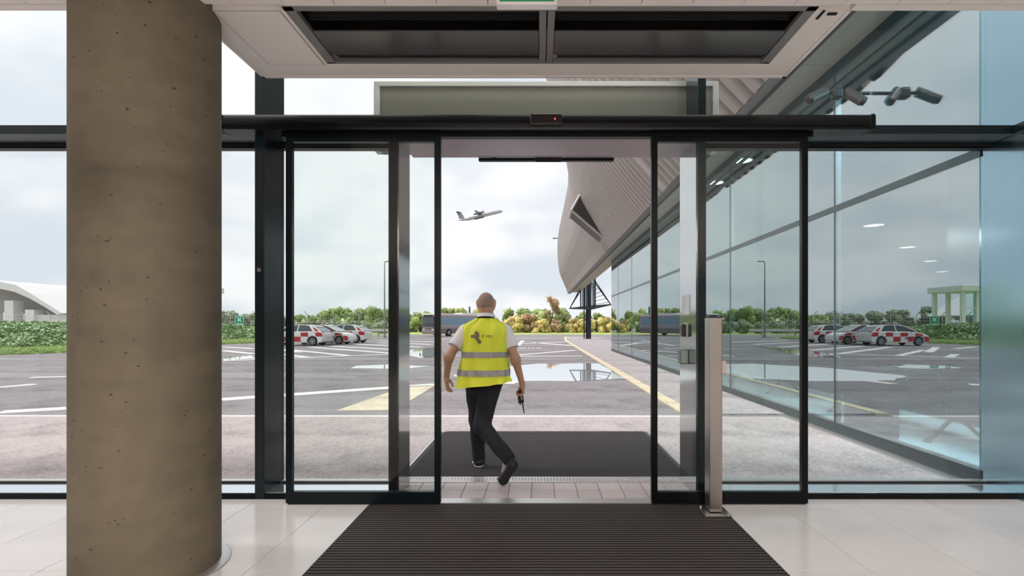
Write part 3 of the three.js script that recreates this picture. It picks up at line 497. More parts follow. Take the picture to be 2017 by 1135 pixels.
// ---------------------------------------------------------------- vehicles
{
  const body = M(lin(0.74, 0.75, 0.74), 0.3), dark = new THREE.MeshPhysicalMaterial({ color: lin(0.02, 0.03, 0.032), roughness: 0.06, clearcoat: 1 }), tyre = M(lin(0.014, 0.014, 0.015), 0.85), rim = M(lin(0.5, 0.51, 0.52), 0.3, 0.8), red = M(lin(0.55, 0.045, 0.045), 0.35), amber = M(lin(0.75, 0.32, 0.06), 0.3), blackP = M(lin(0.02, 0.02, 0.02), 0.6);
  const livery = canvasTex(1024, 256, (c, w, h) => {
    c.fillStyle = '#e6e7e5'; c.fillRect(0, 0, w, h); c.fillStyle = '#b6323a';
    for (let i = 0; i < 8; i++) { c.fillRect(i * 128 + (i % 2 ? 0 : 0), i % 2 ? 92 : 10, 128, i % 2 ? 92 : 82); }
    c.fillRect(0, 0, 120, 60); c.fillStyle = '#3d4a78'; c.fillRect(590, 110, 90, 26);
  });
  livery.repeat.set(1 / 4.1, 1); livery.offset.set(0.5, 0);
  const side = M(0xffffff, 0.3, 0, { map: livery });
  const s = new THREE.Shape(); s.moveTo(-1.98, 0.3); s.quadraticCurveTo(-2.1, 0.5, -2.06, 0.78); s.quadraticCurveTo(-2.02, 0.98, -1.75, 1.0); s.lineTo(0.8, 0.97); s.quadraticCurveTo(1.6, 0.9, 1.9, 0.72); s.quadraticCurveTo(2.08, 0.6, 2.04, 0.34); s.lineTo(1.9, 0.2); s.lineTo(1.64, 0.2); s.absarc(1.28, 0.31, 0.36, -0.3, Math.PI + 0.3, false); s.lineTo(-0.95, 0.2); s.absarc(-1.3, 0.31, 0.36, -0.3, Math.PI + 0.3, false); s.lineTo(-1.9, 0.22); s.closePath();
  const lower = new THREE.ExtrudeGeometry(s, { depth: 1.6, bevelThickness: 0.07, bevelSize: 0.05, bevelOffset: -0.05, bevelSegments: 2, curveSegments: 10 }).translate(0, 0, -0.8);
  const taper = (g, z0) => { const p = g.attributes.position; for (let i = 0; i < p.count; i++) p.setZ(i, p.getZ(i) * lerp(1, 0.76, clamp((p.getY(i) - 0.95) / 0.54))); g.computeVertexNormals(); return g; };
  const gh = new THREE.ExtrudeGeometry(shape([[-1.95, 0.97], [-1.62, 1.2], [-1.2, 1.39], [-0.55, 1.47], [0.1, 1.445], [0.42, 1.35], [1.32, 0.95]]), { depth: 1.5, bevelThickness: 0.05, bevelSize: 0.03, bevelOffset: -0.03, bevelSegments: 1 }).translate(0, 0, -0.75);
  const top = new THREE.ExtrudeGeometry(shape([[-1.5, 1.29], [-1.2, 1.41], [-0.55, 1.49], [0.1, 1.465], [0.4, 1.375], [0.3, 1.36], [0.08, 1.415], [-0.55, 1.44], [-1.18, 1.36], [-1.44, 1.25]]), { depth: 1.58, bevelEnabled: false }).translate(0, 0, -0.79);
  taper(gh); taper(top);
  const zt = (y) => 0.80 * lerp(1, 0.76, clamp((y - 0.95) / 0.54)) + 0.005;
  const wheel = (x, z) => { const o = []; return [new THREE.TorusGeometry(0.245, 0.075, 10, 28).scale(1, 1, 1.35).translate(x, 0.315, z), o]; };
  const make = () => {
    const g = group('response_car');
    obj('body', lower, [side, body], g);
    obj('windows', gh, dark, g); obj('roof_panel', top, body, g);
    const pil = []; for (const k of [-1, 1]) for (const [x0, y0, x1, y1, r] of [[1.2, 0.97, 0.36, 1.38, 0.035], [-0.25, 0.97, -0.3, 1.45, 0.04], [-1.45, 0.97, -1.1, 1.38, 0.09], [-1.88, 0.98, -1.3, 1.34, 0.05]]) pil.push(bar(V(x0, y0, k * zt(y0)), V(x1, y1, k * zt(y1)), r));
    obj('pillars', pil, body, g);
    for (const k of [-1, 1]) { obj('rear_quarter', [new THREE.ExtrudeGeometry(shape([[-1.86, 0.93], [-1.42, 1.26], [-1.22, 1.0], [-1.5, 0.9]]), { depth: 0.02, bevelEnabled: false }).translate(0, 0, k * 0.795 - 0.01)], red, g); obj('door_mirror', [bx(0.12, 0.1, 0.16, 0.78, 1.02, k * 0.92, 0.03)], blackP, g); obj('tail_lamp', [bx(0.1, 0.26, 0.22, -1.95, 0.86, k * 0.66, 0.04)], red, g); obj('headlamp', [bx(0.3, 0.12, 0.3, 1.74, 0.72, k * 0.6, 0.05)], rim, g); }
    for (const x of [1.28, -1.3]) for (const k of [-1, 1]) {
      const w = obj('wheel', wheel(x, k * 0.74)[0], tyre, g), sp = []; for (let a = 0; a < 7; a++) sp.push(bx(0.2, 0.035, 0.03, 0.1, 0, 0).rotateZ(a * Math.PI * 2 / 7).translate(x, 0.315, k * 0.82));
      obj('rim', [...sp, new THREE.TorusGeometry(0.2, 0.018, 6, 28).translate(x, 0.315, k * 0.82), new THREE.CylinderGeometry(0.05, 0.05, 0.04, 12).rotateX(Math.PI / 2).translate(x, 0.315, k * 0.82)], rim, w);
      obj('hub_shadow', new THREE.CylinderGeometry(0.2, 0.2, 0.03, 20).rotateX(Math.PI / 2).translate(x, 0.315, k * 0.79), blackP, w);
    }
    obj('bumper', [bx(0.12, 0.16, 1.5, 2.0, 0.36, 0, 0.04), bx(0.12, 0.2, 1.5, -2.0, 0.4, 0, 0.04)], body, g);
    const lb = obj('light_bar', [bx(0.22, 0.04, 1.1, -0.05, 1.52, 0, 0.01), bx(0.05, 0.09, 0.05, -0.05, 1.5, 0.45), bx(0.05, 0.09, 0.05, -0.05, 1.5, -0.45)], blackP, g);
    for (const k of [-1, 1]) obj('beacon', [bx(0.18, 0.09, 0.3, -0.05, 1.575, k * 0.4, 0.03)], k > 0 ? amber : white, lb);
    obj('roof_rack', [bx(0.8, 0.04, 0.06, -0.9, 1.52, 0.5, 0.01), bx(0.8, 0.04, 0.06, -0.9, 1.52, -0.5, 0.01), bx(0.07, 0.08, 1.1, -1.2, 1.5, 0), bx(0.06, 0.06, 1.1, -0.6, 1.5, 0)], blackP, g);
    return g;
  };
  const c0 = make();
  [[-17.02, -35.3, Math.PI, 'chequered white and red airport car closest of three, nose hidden by the door frame'], [-16.1, -37.6, 0, 'white and red chequered airport car in the middle of three, facing the bus'], [-15.95, -40.6, Math.PI, 'chequered white and red airport car farthest of three, red tail towards the bus']].forEach(([x, z, t, l], i) => {
    const c = i ? c0.clone() : c0; if (i) { c.name = numbered('response_car'); scene.add(c); }
    c.position.set(x, 0.0, z); c.rotation.set(0, t, 0); T(c, l, 'car', 'three chequered airport cars parked side by side');
  });
}
{
  const g = T(group('apron_bus', -10.5, 0, -66.6, Math.atan2(-0.79, -0.61)), 'mauve-grey apron bus with blue windows parked beyond the marked asphalt', 'bus');
  const L = 11, bm = M(lin(0.36, 0.30, 0.32), 0.4), lo = M(lin(0.20, 0.16, 0.165), 0.5), pale = M(lin(0.62, 0.58, 0.60), 0.45), wn = M(lin(0.20, 0.32, 0.42), 0.12, 0.2), ws = new THREE.MeshPhysicalMaterial({ color: lin(0.02, 0.022, 0.025), roughness: 0.08, clearcoat: 1 }), ty = M(lin(0.015, 0.015, 0.015), 0.9);
  obj('body', [bx(L, 1.9, 2.5, 0, 1.85, 0, 0.12)], bm, g); obj('skirt', [bx(L - 0.02, 0.7, 2.48, 0, 0.66, 0, 0.06)], lo, g); obj('roof_edge', [bx(L - 0.1, 0.26, 2.54, 0, 2.72, 0, 0.1)], pale, g);
  obj('air_conditioner', [bx(3, 0.22, 1.8, -1, 2.9, 0, 0.08), bx(1.0, 0.12, 1.2, 4, 2.88, 0, 0.05)], pale, g); obj('windscreen', [bx(0.06, 1.5, 2.2, L / 2 + 0.005, 1.75, 0, 0.02)], ws, g); obj('destination_display', [bx(0.05, 0.26, 1.7, L / 2 + 0.03, 2.56, 0, 0.02)], ty, g);
  obj('dashboard', [bx(0.03, 0.18, 1.9, L / 2 + 0.03, 1.12, 0, 0.01)], lo, g);
  for (const k of [-1, 1]) {
    for (let i = 0; i < 6; i++) obj('window', [bx(1.6, 0.95, 0.03, 4.4 - i * 1.72, 1.92, k * 1.25, 0.015)], wn, g);
    obj('waist_rail', [bx(L - 0.3, 0.06, 0.03, 0, 1.38, k * 1.26)], pale, g); obj('headlamp', [bx(0.05, 0.2, 0.4, L / 2, 0.85, k * 0.85, 0.02)], pale, g); obj('mirror', [bx(0.12, 0.35, 0.2, L / 2 + 0.2, 2.3, k * 1.35, 0.03), bar(V(L / 2, 2.6, k * 1.2), V(L / 2 + 0.2, 2.45, k * 1.35), 0.025)], ty, g);
    for (const x of [3.2, -3]) { const w = obj('wheel', new THREE.CylinderGeometry(0.48, 0.48, 0.28, 24).rotateX(Math.PI / 2).translate(x, 0.48, k * 1.12), ty, g); obj('hub', new THREE.CylinderGeometry(0.26, 0.26, 0.04, 16).rotateX(Math.PI / 2).translate(x, 0.48, k * 1.27), greyMetal, w); }
  }
  obj('bumper', [bx(0.14, 0.3, 2.46, L / 2, 0.5, 0, 0.05)], lo, g); obj('wiper', [bar(V(L / 2 + 0.05, 1.05, -0.3), V(L / 2 + 0.05, 1.7, 0.2), 0.02)], ty, g);
}
{ // propeller airliner climbing away
  const d = 350, c = at(946, 425.5, d), g = T(group('propeller_plane', c.x, c.y, c.z, 0), 'white twin propeller airliner with chequered tail climbing in the sky', 'airplane');
  g.rotation.set(0.06, -0.12, 0.215);
  const wm = M(lin(0.50, 0.50, 0.52), 0.35), dk = M(lin(0.05, 0.05, 0.06), 0.5), gr = M(lin(0.11, 0.11, 0.12), 0.5);
  const fus = new THREE.LatheGeometry([[0, 16.4], [0.5, 16.0], [1.0, 15.1], [1.3, 13.6], [1.35, 12], [1.35, -6], [1.15, -9.5], [0.75, -13], [0.35, -15.6], [0, -16.4]].map(([x, y]) => new THREE.Vector2(x, y)), 24).rotateZ(-Math.PI / 2);
  { const p = fus.attributes.position; for (let i = 0; i < p.count; i++) { const x = p.getX(i); if (x < -5) p.setY(i, p.getY(i) + (x + 5) ** 2 * 0.0055); if (x > 12) p.setY(i, p.getY(i) - (x - 12) ** 2 * 0.03); } fus.computeVertexNormals(); }
  obj('fuselage', fus, wm, g);
  obj('belly', [bx(7, 0.9, 2.2, -1.0, -1.2, 0, 0.4)], gr, g);
  const wg = (s) => { const q = new THREE.ExtrudeGeometry(shape([[1.6, 0], [0.9, 14.2], [-0.5, 14.2], [-1.5, 0]]), { depth: 0.28, bevelThickness: 0.06, bevelSize: 0.06, bevelSegments: 1 }).rotateX(s * Math.PI / 2); return q.translate(0, 1.55, 0); };
  obj('wing', wg(1), wm, g); obj('wing', wg(-1), wm, g);
  for (const s of [-1, 1]) {
    const e = obj('engine', [new THREE.LatheGeometry([[0, 3.3], [0.3, 3.2], [0.62, 2.4], [0.72, 0], [0.6, -3.4], [0.2, -4.2], [0, -4.3]].map(([x, y]) => new THREE.Vector2(x, y)), 14).rotateZ(-Math.PI / 2).translate(0.6, 1.2, s * 4.4)], s > 0 ? gr : wm, g);
    for (let k = 0; k < 6; k++) obj('propeller_blade', bx(0.12, 1.9, 0.32, 0, 1.1, 0, 0.05).rotateX(k * Math.PI / 3).translate(3.75, 1.2, s * 4.4), dk, e);
    obj('spinner', new THREE.ConeGeometry(0.34, 0.9, 12).rotateZ(-Math.PI / 2).translate(4.0, 1.2, s * 4.4), dk, e);
  }
  const chk = canvasTex(256, 256, (x) => { x.fillStyle = '#e8e8ee'; x.fillRect(0, 0, 256, 256); for (let j = 0; j < 6; j++) for (let i = 0; i < 6; i++) if ((i + j) % 2) { x.fillStyle = i > 3 ? '#57303f' : '#2c2834'; x.fillRect(i * 43, j * 43, 43, 43); } });
  chk.repeat.set(1 / 5, 1 / 5); chk.wrapS = chk.wrapT = THREE.RepeatWrapping;
  const fin = new THREE.ExtrudeGeometry(shape([[-11.2, 1.0], [-12.9, 5.9], [-15.9, 5.9], [-15.2, 1.2]]), { depth: 0.3, bevelEnabled: false }).translate(0, 0, -0.15);
  obj('tail_fin', fin, M(0xffffff, 0.4, 0, { map: chk }), g);
  obj('tailplane', new THREE.ExtrudeGeometry(shape([[-13.2, 0], [-14.4, 4.2], [-15.5, 4.2], [-15.9, 0], [-15.5, -4.2], [-14.4, -4.2]]), { depth: 0.2, bevelEnabled: false }).rotateX(Math.PI / 2).translate(0, 6.0, 0), gr, g);
  const win = []; for (let k = 0; k < 22; k++) win.push(bx(0.3, 0.4, 0.04, 11 - k * 0.9, 0.35, 1.335, 0.02)); obj('windows', win, dk, g);
  obj('cockpit_window', [bx(0.7, 0.45, 1.5, 14.6, 0.55, 0, 0.1)], dk, g);
}
// ---------------------------------------------------------------- things on and behind the verge
{
  const c = at(471.5, 631.5, 41.7), x = c.x, z = -41.7, y0 = bankH(edgeAt(z) - x, z), g = T(group('assembly_point_sign', x, y0, z), 'square green sign with four white arrows on a thin post in the grass', 'sign');
  const t = canvasTex(256, 256, (q) => {
    q.fillStyle = '#0c8d63'; q.fillRect(0, 0, 256, 256); q.fillStyle = q.strokeStyle = '#d8fff0'; q.lineWidth = 24; q.strokeRect(2, 2, 252, 252);
    for (let k = 0; k < 4; k++) { q.save(); q.translate(128, 104); q.rotate(k * Math.PI / 2 + Math.PI / 4); q.fillRect(-11, -84, 22, 60); q.beginPath(); q.moveTo(0, -10); q.lineTo(-32, -44); q.lineTo(32, -44); q.fill(); q.restore(); }
    q.beginPath(); q.arc(128, 104, 12, 0, 7); q.fill(); q.fillRect(40, 206, 176, 10); q.fillRect(64, 224, 128, 8);
  });
  const yb = c.y - y0; obj('board', [bx(0.76, 0.76, 0.03, 0, yb, 0, 0.008)], M(lin(0.02, 0.25, 0.14), 0.5), g); obj('face', new THREE.PlaneGeometry(0.74, 0.74).translate(0, yb, 0.017), M(0xffffff, 0.5, 0, { map: t }), g); obj('post', [bar(V(0, -0.2, -0.03), V(0, yb, -0.03), 0.025)], greyMetal, g);
}
{
  const g = T(group('lamp_post', -17.4, 0, -56), 'tall slender grey lamp post standing behind the parked cars', 'lamp post');
  obj('base', [cyl(0.16, 0.2, 0.3, 0, 0.15, 0, 12)], greyMetal, g); obj('mast', [cyl(0.05, 0.1, 8.5, 0, 4.3, 0, 12)], greyMetal, g); obj('arm', [bar(V(0, 8.5, 0), V(0.3, 8.6, 0), 0.05)], greyMetal, g); obj('lamp_head', [bx(0.7, 0.1, 0.3, 0.45, 8.6, 0, 0.04)], greyMetal, g);
}
{
  const g = T(group('wire_fence', -42, 0, -58), 'pale wire mesh fence with angled post tops running behind the cars', 'fence'), fm = M(lin(0.5, 0.5, 0.47), 0.6, 0.2);
  for (let k = 0; k < 17; k++) { const x = -24 + k * 3; obj('post', [bar(V(x, 0, 0), V(x, 2.6, 0), 0.05, 6), bar(V(x, 2.6, 0), V(x - 0.3, 3.05, 0.2), 0.045, 6)], fm, g); }
  for (let k = 0; k < 8; k++) obj('wire', [bar(V(-24, 0.15 + k * 0.35, 0), V(24, 0.15 + k * 0.35, 0), 0.012, 4)], fm, g);
  const v = []; for (let x = -24; x < 24; x += 0.3) v.push(bx(0.012, 2.5, 0.012, x, 1.3, 0)); stuff(obj('mesh_wires', v, fm, g));
}
{
  const g = T(group('crash_barrier', -44, 0, -64), 'low pale barrier rail along the road behind the grass', 'barrier');
  obj('rail', [bx(50, 0.35, 0.12, 0, 0.75, 0, 0.04)], M(lin(0.62, 0.6, 0.55), 0.5), g); for (let k = 0; k < 12; k++) obj('post', [bx(0.12, 0.8, 0.12, -24 + k * 4.3, 0.35, -0.1)], greyMetal, g);
}
{ // old terminal with a white arched roof
  const d = 85, g = T(group('arched_building', 0, 0, 0), 'white building with a long curved roof and thick columns beyond the grass bank', 'building');
  const wm = M(lin(0.80, 0.79, 0.78), 0.6), un = M(lin(0.50, 0.47, 0.45), 0.7), pts = [[-150, 548], [-60, 548], [0, 555], [30, 561], [60, 578], [90, 597], [122, 617]], lowr = [[112, 620], [85, 603], [58, 588], [28, 575], [0, 569], [-60, 564], [-150, 564]];
  const P = (l) => l.map(([a, b]) => { const q = at(a, b, d); return [q.x, q.y]; });
  const arch = (l, dep, z0) => new THREE.ExtrudeGeometry(shape(l), { depth: dep, bevelEnabled: false }).translate(0, 0, -d - z0);
  obj('roof', arch([...P(pts), ...P(lowr)], 30, 30), wm, g);
  obj('soffit', arch([...P([[-150, 563], [-60, 563], [0, 568], [28, 574], [58, 587], [85, 602], [108, 618]]), ...P([[60, 622], [-150, 610]])], 18, 26), un, g);
  for (const a of [-120, -70, -30, 11, 52]) obj('column', lim(at(a - 9, 0, d).x, at(a + 9, 0, d).x, 0, at(0, a > 40 ? 610 : 592, d).y, d + 0.5, d + 2.2), wm, g);
  obj('wall', [lim(at(58, 0, d + 1).x, at(130, 0, d).x, 0, at(0, 620, d).y, d + 1, d + 14)], wm, g);
  obj('base', [lim(at(-150, 0, d).x, at(130, 0, d).x, 0, 1.5, d + 2, d + 25)], M(lin(0.7, 0.69, 0.67), 0.7), g);
  for (const a of [-95, -50, -10, 32]) { const f = obj('window', lim(at(a - 10, 0, d + 6).x, at(a + 10, 0, d + 6).x, 1.5, 4.6, d + 5.8, d + 6.1), M(lin(0.3, 0.36, 0.4), 0.15), g); obj('window_bar', [lim(at(a, 0, d + 6).x - 0.05, at(a, 0, d + 6).x + 0.05, 1.5, 4.6, d + 5.75, d + 5.8)], wm, f); }
}
{ // small white steel pavilion, seen in the glass only
  const g = T(group('glazed_pavilion', -37.0, 0, -52), 'white framed glazed pavilion mirrored in the facade glass at right', 'pavilion'), wm = M(lin(0.82, 0.83, 0.82), 0.45);
  g.scale.setScalar(1.12);
  for (const x of [-2, -0.7, 0.7, 2]) for (const z of [-1.6, 1.6]) obj('post', [bx(0.3, 4.4, 0.3, x, 2.2, z)], wm, g);
  obj('roof', [bx(4.8, 0.55, 4, 0, 4.6, 0, 0.05)], wm, g); for (const y of [1.4, 2.8]) obj('rail', [bx(4, 0.1, 0.1, 0, y, 1.6)], wm, g);
  for (const x of [-1.35, 0, 1.35]) obj('pane', [bx(1.0, 4, 0.03, x, 2.2, 1.6)], glass(lin(0.8, 0.92, 0.9)), g);
}
// ---------------------------------------------------------------- seats in the waiting hall
{
  const sm = M(lin(0.008, 0.015, 0.02), 0.5), lm = M(lin(0.03, 0.035, 0.04), 0.35, 0.5), am = M(lin(0.35, 0.36, 0.37), 0.3, 0.8);
  const make = () => {
    const g = group('beam_bench'), n = 6, P = 0.57;
    obj('beam', [bx(0.07, 0.07, n * P, 0, 0.36, 0, 0.01)], lm, g);
    for (let i = 0; i < n; i++) { const z = (i - 2.5) * P;
      obj('seat', [bx(0.47, 0.035, P - 0.05, 0.2, 0.43, z, 0.015)], sm, g);
      obj('backrest', [bx(0.035, 0.6, P - 0.035, 0, 0, 0, 0.015).rotateZ(0.2).translate(-0.1, 0.565, z)], sm, g);
      if (i < n - 1) obj('bracket', [bx(0.3, 0.06, 0.03, 0.08, 0.4, z + P / 2, 0.01), bar(V(-0.04, 0.4, z + P / 2), V(-0.16, 0.85, z + P / 2), 0.014)], am, g);
    }
    for (const z of [-1.45, 0.65]) { const l = obj('leg', [tube([V(-0.34, 0.03, z), V(-0.26, 0.1, z), V(-0.1, 0.25, z), V(0, 0.34, z)], 0.026, 12), tube([V(0.34, 0.03, z), V(0.26, 0.1, z), V(0.1, 0.25, z), V(0, 0.34, z)], 0.026, 12)], lm, g); for (const x of [-0.36, 0.36]) obj('foot', [cyl(0.045, 0.05, 0.03, x, 0.015, z, 14)], lm, l); }
    return g;
  };
  const b0 = make();
  [[5.2, -6.85, 'dark beam bench of six seats nearest the glass inside the waiting hall'], [5.2, -11.2, 'dark beam bench second along the glass inside the waiting hall'], [10.0, -13.5, 'dark beam bench standing farther inside the waiting hall'], [5.2, -15.5, 'dark beam bench third along the glass inside the waiting hall']].forEach(([x, z, l], i) => { const b = i ? b0.clone() : b0; if (i) { b.name = numbered('beam_bench'); scene.add(b); } b.position.set(x, 0, z); T(b, l, 'bench', 'beam benches in the waiting hall'); });
}
// ---------------------------------------------------------------- trees and shrubs
{
  const trunkM = M(lin(0.16, 0.12, 0.09), 0.9), leafM = new THREE.MeshPhysicalMaterial({ roughness: 1, vertexColors: true, side: THREE.DoubleSide, transmission: 0.35, thickness: 0, ior: 1.3 });
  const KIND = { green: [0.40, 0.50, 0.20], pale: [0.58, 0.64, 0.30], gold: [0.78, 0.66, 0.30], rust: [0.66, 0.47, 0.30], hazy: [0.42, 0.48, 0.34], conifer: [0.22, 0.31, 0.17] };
  const foliage = (h, w, kind, sparse) => {
    const pos = [], nor = [], col = [], base = KIND[kind], cone = kind === 'conifer', clumps = [];
    const low = sparse ? 0.42 : cone ? 0.12 : 0.0, nC = cone ? 16 : sparse ? 9 : 15;
    for (let k = 0; k < nC; k++) { const t = (k + 0.5) / nC, y = h * lerp(low + 0.08, 0.93, cone ? t : rnd()), rel = (y / h - low) / (1 - low), env = cone ? (1 - rel) * 0.9 + 0.1 : Math.sqrt(Math.max(0.12, 1 - (2 * rel - 0.85) ** 2 * (rel > 0.42 ? 0.75 : 0.35))); const a = rr(0, 6.3), r = w / 2 * env * (cone ? 0.35 : 0.72) * Math.sqrt(rnd()); clumps.push([Math.cos(a) * r, y, Math.sin(a) * r, (cone ? 0.2 + 0.5 * (1 - rel) : 1) * Math.min(w, h) * rr(0.15, 0.27) * (sparse ? 0.62 : 1)]); }
    for (const [cx, cy, cz, cr] of clumps) {
      const tone = rr(0.75, 1.3);
      { const k = new THREE.IcosahedronGeometry(cr * 0.72, 2), kp = k.attributes.position, kn = k.attributes.normal; for (let i = 0; i < kp.count; i++) { const q = 0.65 + 0.7 * noise2(kn.getX(i) * 3 + cx * 5 + 50, kn.getY(i) * 3 + kn.getZ(i) * 2 + cy * 3 + 50); pos.push(cx + kp.getX(i) * q, Math.max(0.02, cy + kp.getY(i) * q), cz + kp.getZ(i) * q); nor.push(kn.getX(i), kn.getY(i), kn.getZ(i)); const t2 = tone * (0.85 + 0.3 * hash(Math.round(kn.getX(i) * 9), Math.round(kn.getY(i) * 9), Math.round(kn.getZ(i) * 9))); col.push(base[0] * t2, base[1] * t2, base[2] * t2); } }
      for (let i = 0; i < (sparse ? 60 : 120); i++) {
        const n = V(rr(-1, 1), rr(-1, 1), rr(-1, 1)).normalize(), p = V(cx, Math.max(0.1, cy), cz).addScaledVector(n, cr * rr(0.55, 1.15)); p.y = Math.max(p.y, 0.05);
        const s = clamp(cr * rr(0.24, 0.46), 0.12, 0.5), u = V(rr(-1, 1), rr(-1, 1), rr(-1, 1)).normalize(), v = u.clone().cross(n).normalize(), q = tone * rr(0.88, 1.15), c = [base[0] * q * rr(0.9, 1.1), base[1] * q, base[2] * q * rr(0.85, 1.15)];
        const A = p.clone().addScaledVector(u, s), B = p.clone().addScaledVector(v, s * 0.7), C = p.clone().addScaledVector(u, -s), D = p.clone().addScaledVector(v, -s * 0.7);
        const out = B.clone().sub(A).cross(C.clone().sub(A)).dot(n) > 0; for (const o of out ? [A, B, C, A, C, D] : [A, C, B, A, D, C]) { pos.push(o.x, o.y, o.z); nor.push(n.x, n.y, n.z); col.push(...c); }
      }
    }
    const g = new THREE.BufferGeometry(); g.setAttribute('position', new THREE.Float32BufferAttribute(pos, 3)); g.setAttribute('normal', new THREE.Float32BufferAttribute(nor, 3)); g.setAttribute('color', new THREE.Float32BufferAttribute(col, 3)); return g;
  };
  const plant = (px, top, wpx, d, kind, name, label, cat, sparse = false) => {
    const h = EYE + (CY - top) * d / F, w = wpx * d / F, g = T(group(name, (px - CX) * d / F, -0.03, -d), label, cat);
    obj('foliage', foliage(h, w, kind, sparse), leafM, g);
    const br = [bar(V(0, 0, 0), V(rr(-0.1, 0.1), h * 0.62, 0), 0.03 * h * 0.6, 7, 0.015 * h * 0.6)]; for (let k = 0; k < 4; k++) { const a = rr(0, 6.3); br.push(bar(V(0, h * rr(0.3, 0.5), 0), V(Math.cos(a) * w * 0.26, h * rr(0.6, 0.8), Math.sin(a) * w * 0.26), 0.012 * h * 0.6, 5, 0.005 * h)); }
    obj('trunk', br, trunkM, g);
  };
  const row = (list, d, kind, name, text, cat, sparse) => list.forEach(([px, top, w, dd = 0], i) => plant(px, top, w, d + dd, kind, name, text(ordinal[i], i), cat, sparse));
  row([[984, 631, 36], [1014, 625, 50], [1068, 631, 40, -3], [1130, 629, 46], [1156, 627, 40], [1194, 629, 50], [1224, 628, 36, 2], [1262, 632, 44, -2]], 92, 'gold', 'shrub', (o) => `low golden yellow shrub on the far verge, ${o} counted from the walking man`, 'shrub');
  row([[1044, 623, 50], [1094, 631, 30]], 93, 'rust', 'shrub', (o, i) => ['rounded orange-brown shrub in the hedge between the man and the cage pole', 'small reddish shrub in the hedge close to the cage pole'][i], 'shrub');
  row([[1072, 618, 52, 3], [1112, 618, 50, 4], [1250, 630, 60], [1278, 627, 46, 1], [1296, 628, 50]], 94, 'pale', 'shrub', (o) => `pale green bushy shrub on the far verge, ${o} counted from the walking man`, 'shrub');
  row([[1001, 609, 30], [1034, 612, 40, 3], [1066, 609, 46, 5], [1102, 611, 50, 2], [1180, 619, 40, 6], [1236, 616, 40, 3], [1274, 612, 46, 3], [1150, 618, 46, 4]], 98, 'green', 'leafy_tree', (o) => `mid green leafy tree above the hedge right of the man, ${o} of its row`, 'tree');
  row([[1088, 584, 46]], 96, 'rust', 'sparse_tree', () => 'tall sparse tree with thin reddish crown standing above the hedge', 'tree', true);
  row([[925, 600, 18], [1216, 616, 14, 5], [1258, 601, 22, 4]], 98, 'conifer', 'conifer', (o, i) => ['narrow dark conifer directly beside the head of the man', 'small dark conifer near the cage pole', 'taller dark conifer seen above the hedge beside the right door leaf'][i], 'tree');
  row([[872, 608, 36], [899, 603, 40], [912, 610, 30, 4], [940, 613, 34, 2], [964, 618, 40, 3], [846, 617, 40, 6], [820, 619, 34, 4]], 96, 'pale', 'leafy_tree', (o) => `yellow-green leafy tree behind the bus, ${o} listed from its front end`, 'tree');
  row([[586, 622, 46, 6], [612, 619, 44], [640, 616, 44, 3], [664, 609, 42, 2], [688, 613, 44], [712, 611, 46, 4], [738, 609, 46, 1], [764, 613, 44, 3], [792, 617, 44, 5]], 96, 'green', 'leafy_tree', (o) => `grey-green tree of the row behind the wire fence, ${o} counted towards the bus`, 'tree');
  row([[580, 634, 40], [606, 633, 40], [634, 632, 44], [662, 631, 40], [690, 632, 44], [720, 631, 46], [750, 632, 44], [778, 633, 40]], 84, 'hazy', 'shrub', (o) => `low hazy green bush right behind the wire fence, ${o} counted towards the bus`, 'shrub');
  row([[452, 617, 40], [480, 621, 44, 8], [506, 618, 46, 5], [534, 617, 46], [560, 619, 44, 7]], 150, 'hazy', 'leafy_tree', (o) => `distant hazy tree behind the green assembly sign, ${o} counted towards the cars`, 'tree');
  row([[420, 612, 70], [350, 608, 76], [280, 612, 70], [210, 606, 80], [140, 612, 70], [-330, 604, 120], [-460, 600, 130], [-600, 606, 130], [-760, 600, 150]], 120, 'hazy', 'leafy_tree', (o) => `far hazy tree mirrored in the facade, ${o} counted from the green sign`, 'tree');
}
